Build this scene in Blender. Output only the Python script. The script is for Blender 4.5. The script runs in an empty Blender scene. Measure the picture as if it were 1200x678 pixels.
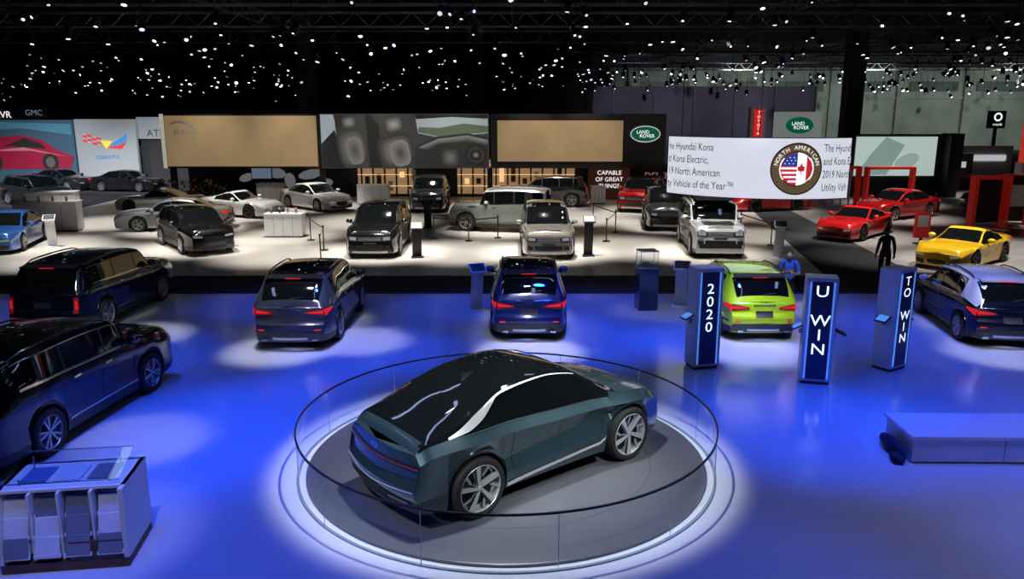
import bpy, math, random
from mathutils import Vector, Matrix
random.seed(7)
scene=bpy.context.scene
try:
    scene.view_settings.view_transform='Standard'
    scene.view_settings.look='None'
except Exception: pass
rad=math.radians
def clamp(a,lo=0.0,hi=1.0): return max(lo,min(hi,a))
def lerp(a,b,t): return a+(b-a)*t
def sstep(a,b,x):
    t=clamp((x-a)/(b-a)); return t*t*(3-2*t)

# ---------------------------------------------------------------- materials
_mats={}
def mat(name,col,rough=.5,metal=0.0,emis=None,es=0.0,coat=0.0,noise=0.0,nscale=5.0,bump=0.0,spec=.5):
    if name in _mats: return _mats[name]
    m=bpy.data.materials.new(name); m.use_nodes=True
    nt=m.node_tree; b=nt.nodes['Principled BSDF']
    c=(col[0],col[1],col[2],1)
    b.inputs['Base Color'].default_value=c
    b.inputs['Roughness'].default_value=rough
    b.inputs['Metallic'].default_value=metal
    b.inputs['Specular IOR Level'].default_value=spec
    if coat: 
        b.inputs['Coat Weight'].default_value=coat
        b.inputs['Coat Roughness'].default_value=.04
    if emis:
        b.inputs['Emission Color'].default_value=(emis[0],emis[1],emis[2],1)
        b.inputs['Emission Strength'].default_value=es
    if noise or bump:
        tc=nt.nodes.new('ShaderNodeTexCoord'); n=nt.nodes.new('ShaderNodeTexNoise')
        n.inputs['Scale'].default_value=nscale; n.inputs['Detail'].default_value=4
        nt.links.new(tc.outputs['Object'],n.inputs['Vector'])
        if noise:
            r=nt.nodes.new('ShaderNodeValToRGB')
            r.color_ramp.elements[0].position=.3; r.color_ramp.elements[1].position=.7
            r.color_ramp.elements[0].color=tuple(x*(1-noise) for x in col)+(1,)
            r.color_ramp.elements[1].color=tuple(min(1,x*(1+noise)) for x in col)+(1,)
            nt.links.new(n.outputs['Fac'],r.inputs['Fac']); nt.links.new(r.outputs['Color'],b.inputs['Base Color'])
        if bump:
            bp=nt.nodes.new('ShaderNodeBump'); bp.inputs['Strength'].default_value=bump
            nt.links.new(n.outputs['Fac'],bp.inputs['Height']); nt.links.new(bp.outputs['Normal'],b.inputs['Normal'])
    _mats[name]=m
    return m
def emit(name,col,s,base=None):
    m=mat(name,base or col,.6,emis=col,es=s); 
    return m
def thin_glass(name,tint=(.9,.94,.96),refl=.35):
    if name in _mats: return _mats[name]
    m=bpy.data.materials.new(name); m.use_nodes=True; nt=m.node_tree; nt.nodes.clear()
    o=nt.nodes.new('ShaderNodeOutputMaterial'); mx=nt.nodes.new('ShaderNodeMixShader')
    t=nt.nodes.new('ShaderNodeBsdfTransparent'); g=nt.nodes.new('ShaderNodeBsdfGlossy')
    t.inputs['Color'].default_value=tint+(1,); g.inputs['Roughness'].default_value=.03
    lw=nt.nodes.new('ShaderNodeLayerWeight'); lw.inputs['Blend'].default_value=.5
    p=nt.nodes.new('ShaderNodeMath'); p.operation='POWER'; p.inputs[1].default_value=3.0
    q=nt.nodes.new('ShaderNodeMath'); q.operation='MULTIPLY_ADD'; q.inputs[1].default_value=refl; q.inputs[2].default_value=.035
    nt.links.new(lw.outputs['Facing'],p.inputs[0]); nt.links.new(p.outputs[0],q.inputs[0]); nt.links.new(q.outputs[0],mx.inputs['Fac'])
    nt.links.new(t.outputs[0],mx.inputs[1]); nt.links.new(g.outputs[0],mx.inputs[2]); nt.links.new(mx.outputs[0],o.inputs['Surface'])
    _mats[name]=m; return m

BLACK=mat('black_plastic',(.012,.012,.014),.45)
TYRE=mat('tyre_rubber',(.012,.012,.013),.75)
GLASS=mat('car_glass',(.004,.005,.006),.04,coat=1)
CHROME=mat('chrome',(.75,.77,.8),.15,1)
RIM=mat('alloy_rim',(.45,.46,.48),.32,.6)
RIMB=mat('bright_machined_rim',(.55,.57,.60),.3,.5)
RIMD=mat('dark_rim',(.05,.05,.055),.35,.8)
TAIL=emit('tail_lamp',(1,.02,.02),.45,(.5,.01,.01))
TAILD=emit('tail_lamp_dim',(1,.02,.02),.06,(.22,.008,.008))
HEAD=mat('head_lamp',(.55,.58,.62),.15,.6,emis=(.9,.95,1),es=.10,coat=1)
PLATE=mat('plate_blank',(.03,.03,.035),.4)
WHITE=mat('white_laminate',(.78,.79,.82),.35)
DARKGREY=mat('dark_grey',(.05,.05,.055),.5)
STEEL=mat('brushed_steel',(.4,.42,.45),.3,1)

def paint(col,rough=.2,metal=.3,nm=None):
    return mat(nm or 'paint_%03d_%03d_%03d'%tuple(int(clamp(c)*999) for c in col),col,rough,metal,coat=1.0)

# ---------------------------------------------------------------- mesh builder
class MB:
    def __init__(s): s.v=[];s.f=[];s.m=[];s.mats=[]
    def mi(s,m):
        if m not in s.mats: s.mats.append(m)
        return s.mats.index(m)
    def add(s,vs,fs,m,M=None):
        o=len(s.v)
        for p in vs:
            p=Vector(p)
            if M is not None: p=M@p
            s.v.append(tuple(p))
        i=s.mi(m)
        for f in fs: s.f.append([o+a for a in f]); s.m.append(i)
    def box(s,c,d,m,rz=0,M=None,rx=0,ry=0,taper=1.0):
        x,y,z=d[0]/2,d[1]/2,d[2]/2; t=taper
        vs=[(-x,-y,-z),(x,-y,-z),(x,y,-z),(-x,y,-z),(-x*t,-y*t,z),(x*t,-y*t,z),(x*t,y*t,z),(-x*t,y*t,z)]
        fs=[(0,3,2,1),(4,5,6,7),(0,1,5,4),(1,2,6,5),(2,3,7,6),(3,0,4,7)]
        T=Matrix.Translation(c)@Matrix.Rotation(rz,4,'Z')@Matrix.Rotation(ry,4,'Y')@Matrix.Rotation(rx,4,'X')
        if M is not None: T=M@T
        s.add(vs,fs,m,T)
    def lathe(s,prof,m,n=24,M=None,axis='z'):
        vs=[];fs=[]
        for i in range(n):
            a=2*math.pi*i/n; ca,sa=math.cos(a),math.sin(a)
            for r,h in prof:
                vs.append((r*ca,r*sa,h) if axis=='z' else (r*ca,h,-r*sa))
        k=len(prof)
        for i in range(n):
            j=(i+1)%n
            for q in range(k-1): fs.append((i*k+q,j*k+q,j*k+q+1,i*k+q+1))
        s.add(vs,fs,m,M)
    def cyl(s,c,r,h,m,n=20,r2=None,M=None,axis='z'):
        T=Matrix.Translation(c)
        if M is not None: T=M@T
        r2=r if r2 is None else r2
        s.lathe([(0.0001,-h/2),(r,-h/2),(r2,h/2),(0.0001,h/2)],m,n,T,axis)
    def tube(s,pts,rs,m,n=8,M=None):
        pts=[Vector(p) for p in pts]
        if not isinstance(rs,(list,tuple)): rs=[rs]*len(pts)
        vs=[];fs=[]
        for i,p in enumerate(pts):
            d=(pts[min(i+1,len(pts)-1)]-pts[max(i-1,0)]).normalized()
            up=Vector((0,0,1)) if abs(d.z)<.9 else Vector((1,0,0))
            a=d.cross(up).normalized(); b=a.cross(d)
            for k in range(n):
                t=2*math.pi*k/n
                vs.append(tuple(p+(a*math.cos(t)+b*math.sin(t))*rs[i]))
        for i in range(len(pts)-1):
            for k in range(n):
                l=(k+1)%n
                fs.append((i*n+k,i*n+l,(i+1)*n+l,(i+1)*n+k))
        fs.append(tuple(range(n))[::-1]); fs.append(tuple((len(pts)-1)*n+k for k in range(n)))
        s.add(vs,fs,m,M)
    def ell(s,c,r,m,n=14,k=9,M=None,fn=None):
        vs=[];fs=[]
        for i in range(k+1):
            ph=math.pi*i/k
            for j in range(n):
                t=2*math.pi*j/n
                p=Vector((math.sin(ph)*math.cos(t),math.sin(ph)*math.sin(t),math.cos(ph)))
                if fn: p=fn(p)
                vs.append((c[0]+p.x*r[0],c[1]+p.y*r[1],c[2]+p.z*r[2]))
        for i in range(k):
            for j in range(n):
                l=(j+1)%n
                fs.append((i*n+j,(i+1)*n+j,(i+1)*n+l,i*n+l))
        s.add(vs,fs,m,M)
    def text(s,txt,size,m,fn,align='CENTER'):
        cu=bpy.data.curves.new('tmp_text','FONT'); cu.body=txt; cu.size=size; cu.align_x=align; cu.align_y='CENTER'; cu.resolution_u=3
        ob=bpy.data.objects.new('tmp_text',cu); scene.collection.objects.link(ob)
        bpy.context.view_layer.update()
        dg=bpy.context.evaluated_depsgraph_get()
        me=bpy.data.meshes.new_from_object(ob.evaluated_get(dg))
        vs=[fn(v.co.x,v.co.y) for v in me.vertices]; fs=[tuple(p.vertices) for p in me.polygons]
        if vs: s.add(vs,fs,m)
        bpy.data.objects.remove(ob); bpy.data.curves.remove(cu); bpy.data.meshes.remove(me)
    def mesh(s,name,sharp=35):
        me=bpy.data.meshes.new(name); me.from_pydata(s.v,[],s.f)
        for m in s.mats: me.materials.append(m)
        me.polygons.foreach_set('material_index',s.m)
        me.polygons.foreach_set('use_smooth',[True]*len(s.f))
        me.update()
        try: me.set_sharp_from_angle(angle=rad(sharp))
        except Exception: pass
        return me
    def build(s,name,loc=(0,0,0),rz=0,parent=None,bevel=0,sharp=35):
        ob=bpy.data.objects.new(name,s.mesh(name,sharp)); scene.collection.objects.link(ob)
        ob.location=loc; ob.rotation_euler=(0,0,rz)
        if parent: ob.parent=parent
        if bevel:
            b=ob.modifiers.new('bevel','BEVEL'); b.width=bevel; b.segments=2; b.limit_method='ANGLE'; b.angle_limit=rad(50)
        return ob
def empty(name,loc,rz=0):
    e=bpy.data.objects.new(name,None); scene.collection.objects.link(e); e.location=loc; e.rotation_euler=(0,0,rz); e.empty_display_size=.2
    return e

class Curve:
    def __init__(s,pts):
        q=[]
        for p in sorted(pts):
            if not q or p[0]-q[-1][0]>.015: q.append(p)
        pts=q; s.x=[p[0] for p in pts]; s.y=[p[1] for p in pts]; n=len(pts)
        d=[(s.y[i+1]-s.y[i])/(s.x[i+1]-s.x[i]) for i in range(n-1)]
        m=[d[0]]+[0 if d[i-1]*d[i]<=0 else 2*d[i-1]*d[i]/(d[i-1]+d[i]) for i in range(1,n-1)]+[d[-1]]
        s.t=m
    def __call__(s,x):
        X=s.x
        if x<=X[0]: return s.y[0]
        if x>=X[-1]: return s.y[-1]
        i=0
        while X[i+1]<x: i+=1
        h=X[i+1]-X[i]; t=(x-X[i])/h
        return ((2*t**3-3*t*t+1)*s.y[i]+(t**3-2*t*t+t)*h*s.t[i]+(-2*t**3+3*t*t)*s.y[i+1]+(t**3-t*t)*h*s.t[i+1])

# ---------------------------------------------------------------- wheels
_wh={}
def wheel_mesh(R,w,style):
    key=(round(R,3),round(w,3),style)
    if key in _wh: return _wh[key]
    b=MB(); h=w/2
    ri=.78 if style=='concept' else .70
    b.lathe([(ri*R,-h*.85),(.86*R,-h),(.95*R,-h*.93),(R,-h*.65),(R,h*.65),(.95*R,h*.93),(.86*R,h),(ri*R,h*.9)],TYRE,36,axis='y')
    rm=RIM if style!='dark' else RIMD
    if style=='concept': rm=RIMB
    b.lathe([(ri*R,h*.9),((ri-.02)*R,h*.95),((ri-.045)*R,h*.8),((ri-.06)*R,h*.1),((ri-.1)*R,0)],rm,36,axis='y')
    b.lathe([(.001,0),((ri-.06)*R,0)],BLACK,36,axis='y')
    b.lathe([(.001,h*.8),(.07*R,h*.8),(.13*R,h*.6),(.14*R,0)],rm,16,axis='y')
    if style=='concept':
        for k in range(5):
            a0=k*2*math.pi/5
            def P(r,a,y): return (r*R*math.cos(a0+a),y*h,r*R*math.sin(a0+a))
            b.add([P(.08,-.7,.78),P(.75,.02,.90),P(.75,.26,.90),P(.13,.40,.78),P(.08,-.7,.2),P(.74,.02,.5),P(.74,.26,.5),P(.13,.40,.2)],[(0,1,2,3),(0,4,5,1),(2,6,7,3),(1,5,6,2)],RIMB)
            b.add([P(.42,.40,.72),P(.75,.66,.86),P(.75,.78,.86),P(.38,.58,.72)],[(0,1,2,3)],RIM)
            b.add([P(.13,.45,.74),P(.75,.28,.86),P(.75,.42,.86),P(.40,.50,.7)],[(0,1,2,3)],RIMD)
    else:
        n=5
        for k in range(n):
            for dd in (-.17,.17):
                a=k*2*math.pi/n+dd*.55
                a2=k*2*math.pi/n+dd*1.25
                def P(r,aa,da,y): return (r*R*math.cos(aa)-da*math.sin(aa),y*h,r*R*math.sin(aa)+da*math.cos(aa))
                t1,t2=.035*R,.055*R
                b.add([P(.08,a,-t1,.72),P(.67,a2,-t2,.84),P(.67,a2,t2,.84),P(.08,a,t1,.72),P(.08,a,-t1,.3),P(.67,a2,-t2,.5),P(.67,a2,t2,.5),P(.08,a,t1,.3)],
                      [(0,1,2,3),(0,4,5,1),(2,6,7,3)],rm)
    me=b.mesh('wheel'); _wh[key]=me; return me

# ---------------------------------------------------------------- car
def S(**k):
    d=dict(W=1.88,R=.37,tw=.24,rw=.77,zl=.22,ft=.17,rt=.12,flare=.03,bulge=.09,bw=.945,pillars=[(.0,.05)],clad=True,pano=False,style='silver',blackpillars=False,
           rails=True,grille='bar',lamps='suv',spoiler=True,greenblack=False,bl=None,sec=(.962,.978,1.0),fr=None,nose=(.24,.10),rtap=.07)
    d.update(k); L=d['L']; H=d['H']; hz=d['hz']
    if d['tb']<-L/2+.07:
        sh=-L/2+.07-d['tb']; d['tb']+=sh; d['re']+=sh; d['g0']=max(d['g0'],d['re']+.1)
    if 'top' not in d:
        wb,wt,re,tb,ztb,ze=d['wb'],d['wt'],d['re'],d['tb'],d['ztb'],d['ze']; n0,n1=d['nose']
        t=[(L/2,hz-n0),(L/2-.1,hz-n1),(L/2-.5,hz-.02),(wb,hz+.04),(wt,H-.07),((wt+re)/2+.15,H),(re+.35,H-.035),(re+.12,H-.065),(re,H-.10)]
        t+=[(tb,ztb)]
        if tb-(-L/2)>.3: t+=[(-L/2+.12,ze+.07)]
        t+=[(-L/2,ze)]
        d['top']=t
        d['belt']=[(L/2,hz-n0-.06),(L/2-.5,hz-.09),(wb,hz-.04),(0,hz),(-L/2+.6,hz+.05),(-L/2,min(hz,ze-.03))]
    return d
def make_car(name,sp,col,loc,heading,roof=None,z=0.0,metal=.3,rough=.2,detail=True):
    L,W,H,R,tw,zl=sp['L'],sp['W'],sp['H'],sp['R'],sp['tw'],sp['zl']
    xf,xr=sp['xf'],sp['xr']; Ra=R+.055; bulge=sp['bulge']
    top=Curve(sp['top']); belt=Curve(sp['belt'])
    P=paint(col,rough,metal); RF=paint(roof) if roof else P
    ghm=H-belt((sp['wt']+sp['re'])/2)
    def hw(x):
        h=W/2
        a=(x-(L/2-.8))/.8
        if a>0: h*=1-sp['ft']*a**2.2
        a=(-x-(L/2-.6))/.6
        if a>0: h*=1-sp['rt']*a**2.2
        h+=sp['flare']*(math.exp(-((x-xf)/.42)**2)+math.exp(-((x-xr)/.42)**2)-1)
        return h
    def arch(x):
        for xa in (xf,xr):
            dd=abs(x-xa)
            if dd<Ra-1e-6: return R+math.sqrt(Ra*Ra-dd*dd)
        return 0
    def section(x):
        w=hw(x); zt=top(x); zb=min(belt(x),zt-.012); gh=zt-zb; k=clamp(gh/(.8*ghm)); za=arch(x)
        wr=w*sp['rw']*(1-sp['rtap']*sstep(L/2-1.6,L/2,-x)); c0=zl+.16
        d=zb-c0
        if sp['fr']: (f3,y3),(f4,y4),(f5,y5)=sp['fr'](x)
        else:
            sc=sp['sec']; (f3,y3),(f4,y4),(f5,y5)=(.30,sc[0]),(.58,sc[1]),(.80,sc[2])
        rows=[(w*.55,max(zl,za)),(w*.955,max(zl,za)),(w*.985,max(c0,za+.055)),(w*y3,c0+f3*d),(w*y4,c0+f4*d),(w*y5,c0+f5*d),(w*sp['bw'],zb),
              (lerp(w*.88,wr*1.06,k),zb+gh*lerp(.35,.81,k)),(lerp(w*.80,wr*.98,k),zb+gh*lerp(.6,.92,k)),(lerp(w*.5,wr*.74,k),zb+gh*lerp(.9,.982,k)),(0,zt)]
        out=[];pz=-1
        for i,(y,zz) in enumerate(rows):
            if i>1: zz=max(zz,pz+.003)
            out.append((y,zz)); pz=zz
        return out
    def eoff(end,zz):
        if end>0: return -.05*((zz-.52)/.4)**2 if zz<.52 else -.10*((zz-.52)/.5)**2
        return -.07*sstep(.60,.72,zz)-.03*clamp((zz-.72)/.4)-.10*(1-sstep(zl-.05,.5,zz))
    def wgt(x): return clamp((abs(x)-(L/2-.35))/.35)**2
    xs=set()
    n=int(L/(.06 if detail else .1)); 
    for i in range(n+1): xs.add(round(-L/2+L*i/n,4))
    for xa in (xf,xr):
        for a in range(0,181,12): xs.add(round(xa+Ra*math.cos(rad(a))*.999,4))
        xs.add(round(xa+Ra+.002,4)); xs.add(round(xa-Ra-.002,4))
    for px,pw in sp['pillars']: xs.add(px-pw/2); xs.add(px+pw/2)
    for e in (sp['wb'],sp['wt'],sp['re'],sp['tb'],sp['g0'],sp['g1']): xs.add(round(e,4))
    xs=sorted(x for x in xs if -L/2<=x<=L/2); o=[xs[0]]
    for x in xs[1:]:
        if x-o[-1]>.0015: o.append(x)
    xs=o
    b=MB(); vs=[];N=21
    for x in xs:
        sec=section(x); e=1 if x>0 else -1; wg=wgt(x)
        for y,zz in sec: vs.append((x+e*eoff(e,zz)*wg,-y,zz))
        for y,zz in sec[-2::-1]: vs.append((x+e*eoff(e,zz)*wg,y,zz))
    grp={}
    for i in range(len(xs)-1):
        xm=(xs[i]+xs[i+1])/2; gh=top(xm)-belt(xm)
        for j in range(N-1):
            a=min(j,N-2-j)
            if a==0: m=BLACK
            elif a==1: m=BLACK if sp['clad'] else P
            elif a<6: m=P
            elif a==6:
                if sp['g0']<xm<sp['g1'] and gh>.05:
                    m=GLASS
                    for px,pw in sp['pillars']:
                        if abs(xm-px)<pw/2: m=BLACK
                elif gh>.06 and xm<sp['g0'] and sp['greenblack']: m=GLASS
                elif gh>.14 and sp['blackpillars']: m=BLACK
                else: m=RF if (roof and gh>.14 and xm<0) else P
            elif a==7:
                if sp['blackpillars'] and gh>.14 and (xm>sp['wt'] or xm<sp['re']): m=BLACK
                else: m=(GLASS if sp['greenblack'] else RF) if (gh>(.05 if sp['greenblack'] else .14) and sp['tb']-.1<xm<sp['wb']) else P
            else:
                if sp['wt']<xm<sp['wb'] or sp['tb']<xm<sp['re']: m=GLASS
                elif sp['re']<=xm<=sp['wt']:
                    m=RF
                    if sp['greenblack'] or (sp['pano'] and a==9) or (sp['pano'] and a==8 and abs(xm-(sp['re']+sp['wt'])/2)<.75): m=GLASS
                else: m=P
            grp.setdefault(m,[]).append((i*N+j,(i+1)*N+j,(i+1)*N+j+1,i*N+j+1))
    base=len(b.v); b.v+=vs
    for m,fs in grp.items():
        k=b.mi(m)
        for f in fs: b.f.append([base+q for q in f][::-1]); b.m.append(k)
    def capx(end,y,zz):
        sec=section(end*L/2); yw=sec[1][0]
        for q in range(1,10):
            if sec[q][1]<=zz<=sec[q+1][1]+1e-6:
                yw=lerp(sec[q][0],sec[q+1][0],(zz-sec[q][1])/max(1e-5,sec[q+1][1]-sec[q][1])); break
        s_=clamp(abs(y)/max(yw,.05))
        return end*(L/2+eoff(end,zz)+bulge*(1-s_*s_))
    for end in (1,-1):
        sec=section(end*L/2); vv=[];ff=[];C=13
        rows=[]
        for q in range(10):
            rows.append(sec[q])
            if q<9:
                nsub=3
                for t in range(1,nsub): rows.append((lerp(sec[q][0],sec[q+1][0],t/nsub),lerp(sec[q][1],sec[q+1][1],t/nsub)))
        for (y,zz) in rows:
            for c in range(C):
                s_=-1+2*c/(C-1); vv.append((end*(L/2+eoff(end,zz)+bulge*(1-s_*s_)),s_*y,zz))
        for q in range(len(rows)-1):
            for c in range(C-1):
                f=(q*C+c,q*C+c+1,(q+1)*C+c+1,(q+1)*C+c); ff.append(f if end>0 else f[::-1])
        vv.append((end*(L/2+eoff(end,sec[10][1])+bulge),0,sec[10][1])); q=len(rows)-1
        for c in range(C-1):
            f=(q*C+c,q*C+c+1,len(vv)-1); ff.append(f if end>0 else f[::-1])
        b.add(vv,ff,P)
    def capatch(end,q,m,off=.012,nx=8,nz=3,both=False):
        for sg in ((1,-1) if both else (1,)):
            y0,a0,c0,y1,a1,c1=q; vv=[];ff=[]
            for i in range(nx+1):
                u=i/nx; y=lerp(y0,y1,u)
                for k in range(nz+1):
                    zz=lerp(lerp(a0,a1,u),lerp(c0,c1,u),k/nz); vv.append((capx(end,y,zz)+end*off,sg*y,zz))
            for i in range(nx):
                for k in range(nz):
                    ff.append((i*(nz+1)+k,(i+1)*(nz+1)+k,(i+1)*(nz+1)+k+1,i*(nz+1)+k+1))
            b.add(vv,ff,m)
    def sidey(x,zz):
        sec=section(x)
        for q in range(1,9):
            if sec[q][1]<=zz<=sec[q+1][1]: return lerp(sec[q][0],sec[q+1][0],(zz-sec[q][1])/max(1e-5,sec[q+1][1]-sec[q][1]))
        return sec[1][0] if zz<sec[1][1] else sec[8][0]
    def rowpt(x,t):
        sec=section(x); i=min(int(t),9); f=t-i
        return lerp(sec[i][0],sec[i+1][0],f),lerp(sec[i][1],sec[i+1][1],f)
    def rowribbon(pts,m,off=.012,sub=10):
        pp=[]
        for i in range(len(pts)-1):
            for t in range(sub): pp.append(tuple(lerp(pts[i][k],pts[i+1][k],t/sub) for k in range(3)))
        pp.append(pts[-1])
        for sg in (1,-1):
            vv=[];ff=[]
            for x,ta,tb_ in pp:
                for t in (ta,(ta+tb_)/2,tb_):
                    y,zz=rowpt(x,t); vv.append((x,sg*(y+off),zz+off*.5))
            for i in range(len(pp)-1):
                for k in range(2): ff.append((3*i+k,3*i+3+k,3*i+4+k,3*i+1+k))
            b.add(vv,ff,m)
    def ribbon(pts,wd,m,off=.006,both=True,sub=6):
        pp=[]
        for i in range(len(pts)-1):
            for t in range(sub): pp.append((lerp(pts[i][0],pts[i+1][0],t/sub),lerp(pts[i][1],pts[i+1][1],t/sub)))
        pp.append(pts[-1])
        ws=wd if isinstance(wd,(list,tuple)) else (wd,wd)
        for sg in ((1,-1) if both else (-1,)):
            vv=[];ff=[]
            for i,(x,zz) in enumerate(pp):
                a=pp[max(0,i-1)];c=pp[min(len(pp)-1,i+1)]; dx,dz=c[0]-a[0],c[1]-a[1]; l=math.hypot(dx,dz) or 1
                nx_,nz_=-dz/l,dx/l; hh=lerp(ws[0],ws[1],i/(len(pp)-1))/2
                for e in (-hh,hh):
                    X,Z=x+nx_*e,zz+nz_*e; vv.append((X,sg*(sidey(X,Z)+off),Z))
            for i in range(len(pp)-1): ff.append((2*i,2*i+2,2*i+3,2*i+1))
            b.add(vv,ff,m)
    b.box((0,0,zl+.16),(L-.5,W*.56,.34),BLACK)
    fz=section(L/2)[6][1]; rz_=section(-L/2)[6][1]; fw=section(L/2)[5][0]; rww=section(-L/2)[5][0]
    concept=sp['style']=='concept'
    if sp['lamps']=='lr':
        capatch(1,(0,fz-.22,fz-.06,fw*.55,fz-.22,fz-.06),BLACK,both=True)
        capatch(1,(fw*.55,fz-.24,fz-.05,fw*.95,fz-.22,fz-.04),BLACK,both=True)
        capatch(1,(fw*.60,fz-.19,fz-.08,fw*.90,fz-.18,fz-.07),HEAD,off=.02,both=True)
        capatch(1,(0,fz-.55,fz-.36,fw*.62,fz-.52,fz-.36),BLACK,both=True)
        capatch(1,(fw*.68,fz-.52,fz-.38,fw*.92,fz-.52,fz-.36),BLACK,both=True)
        capatch(1,(0,zl+.02,zl+.1,fw*.8,zl+.02,zl+.1),STEEL,both=True)
        capatch(1,(0,fz-.335,fz-.26,.24,fz-.335,fz-.26),PLATE,off=.022,nx=2,nz=1,both=True)
        for k in range(3): capatch(1,(0,fz-.20+.045*k,fz-.185+.045*k,fw*.5,fz-.20+.045*k,fz-.185+.045*k),RIM,off=.02,nz=1,both=True)
        if detail:
            for k in range(9):
                y=-.4+.1*k; x0=L/2-.16; b.box((x0,y,top(x0)+.012),(.05,.07,.02),BLACK)
            rowribbon([(1.35,5.3,5.75),(1.05,5.3,5.75)],BLACK,off=.008,sub=3)
            rowribbon([(sp['wb']+.05,7.2,7.5),(L/2-.15,7.2,7.5)],BLACK,off=.004,sub=6)
    elif sp['lamps']=='sport':
        capatch(1,(fw*.58,fz-.10,fz-.03,fw*.95,fz-.06,fz+.0),HEAD,both=True)
        capatch(1,(0,fz-.34,fz-.18,fw*.42,fz-.3,fz-.2),BLACK,both=True)
        capatch(1,(fw*.55,fz-.38,fz-.22,fw*.9,fz-.34,fz-.2),BLACK,both=True)
    elif not concept:
        capatch(1,(0,fz-.30,fz-.06,fw*.48,fz-.24,fz-.06),BLACK,both=True)
        capatch(1,(fw*.52,fz-.12,fz-.05,fw*.94,fz-.10,fz-.02),HEAD,both=True)
        capatch(1,(fw*.55,fz-.40,fz-.25,fw*.88,fz-.40,fz-.25),BLACK,both=True)
        capatch(1,(0,zl+.03,zl+.14,fw*.6,zl+.03,zl+.14),BLACK,both=True)
    else:
        capatch(1,(0,.42,.72,fw*.95,.5,.74),BLACK,both=True)
    if not concept:
        capatch(-1,(0,zl+.02,zl+.26,rww*.97,zl+.02,zl+.22),BLACK,both=True)
        capatch(-1,(0,zl+.05,zl+.11,rww*.5,zl+.05,zl+.11),STEEL,off=.02,both=True)
        if sp['lamps']=='lr':
            capatch(-1,(rww*.78,rz_-.34,rz_-.03,rww*.97,rz_-.34,rz_-.03),TAIL,both=True)
        elif sp['lamps']=='vert':
            capatch(-1,(rww*.84,rz_-.42,rz_-.04,rww*.98,rz_-.42,rz_-.04),TAILD,both=True)
            capatch(-1,(rww*.88,rz_-.36,rz_-.12,rww*.95,rz_-.36,rz_-.12),TAIL,off=.02,both=True)
            capatch(-1,(0,rz_-.13,rz_-.10,rww*.8,rz_-.13,rz_-.10),CHROME,off=.014,nz=1,both=True)
        else:
            capatch(-1,(rww*.46,rz_-.13,rz_-.08,rww*.98,rz_-.18,rz_-.02),TAILD,both=True)
            capatch(-1,(rww*.55,rz_-.115,rz_-.09,rww*.96,rz_-.13,rz_-.06),TAIL,off=.02,both=True)
            ribbon([(-L/2+.03,rz_-.10),(-L/2+.34,rz_-.03)],(.16,.03),TAIL,off=.014,sub=4)
        capatch(-1,(0,rz_-.05,rz_-.02,rww*.35,rz_-.05,rz_-.02),CHROME,off=.016,both=True)
        capatch(-1,(0,rz_-.30,rz_-.16,.20,rz_-.30,rz_-.16),PLATE,off=.012,both=True)
        capatch(-1,(0,rz_-.36,rz_-.352,rww*.9,rz_-.38,rz_-.372),BLACK,off=.008,nz=1,both=True)
        capatch(-1,(rww*.72,zl+.27,zl+.30,rww*.9,zl+.27,zl+.30),TAIL,off=.014,both=True)
        for sg in (1,-1): b.box((-L/2-.02,sg*W*.3,zl+.05),(.1,.13,.05),CHROME)
        if sp['spoiler']:
            w2=section(sp['re']+.08)[8][0]; zt=top(sp['re']+.06)
            b.box((sp['re']-.02,0,zt-.012),(.26,w2*1.84,.035),BLACK if not roof else RF,ry=rad(-8))
            b.box((sp['re']-.15,0,zt-.03),(.012,.35,.02),TAIL)
        b.tube([(sp['tb']-.01,0,sp['ztb']+.03),(sp['tb']-.005,-.28,sp['ztb']+.07)],.008,BLACK,5)
    if detail:
        zb0=zl+.2
        for sx in sp.get('doors',[xf-.52,xf-.52-.95,xr+.42]):
            ribbon([(sx,max(zb0,arch(sx)+.08)),(sx,belt(sx)-.02)],.010,BLACK,off=.003)
        for hx in sp.get('handles',[xf-1.3,xf-2.15]):
            ribbon([(hx-.09,belt(hx)-.14),(hx+.09,belt(hx)-.135)],.028,CHROME if not concept else P,off=.022,sub=2)
        if not concept:
            rowribbon([(sp['g0']+.02,5.94,6.07),(sp['g1']-.12,5.94,6.07)],CHROME,off=.006,sub=24)
            rowribbon([(sp['g0']+.02,6.96,7.10),(sp['wt']+.1,6.96,7.10)],CHROME if sp['rails']=='chrome' else BLACK,off=.006,sub=24)
            if sp['clad']: ribbon([(xr+.5,zl+.20),(xf-.5,zl+.20)],.022,CHROME if sp['rails']=='chrome' else BLACK,off=.01,sub=8)
    if not concept:
        mx=sp['wb']-.38
        for sg in (1,-1):
            my=sidey(mx,belt(mx)-.01)
            b.ell((mx,sg*(my+.13),belt(mx)+.10),(.10,.13,.085),RF if roof else P,10,7)
            b.box((mx,sg*(my+.03),belt(mx)+.03),(.07,.12,.04),BLACK)
    if sp['rails']:
        for sg in (1,-1):
            pts=[]
            for t in range(9):
                x=lerp(sp['re']+.15,sp['wt']-.1,t/8); s8=section(x)[8]; pts.append((x,sg*s8[0]*.98,s8[1]+(.05 if 0<t<8 else .0)))
            b.tube(pts,.018,CHROME if sp['rails']=='chrome' else BLACK,6)
    b_extra=sp.get('extra')
    if b_extra: b_extra(b,dict(P=P,capatch=capatch,ribbon=ribbon,rowribbon=rowribbon,section=section,sidey=sidey,capx=capx,top=top,belt=belt,L=L,W=W,H=H))
    root=empty(name,(loc[0],loc[1],z),rad(heading))
    body=b.build('body',parent=root,sharp=sp.get('sharp',32))
    wm=wheel_mesh(R,tw,sp['style'])
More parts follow.
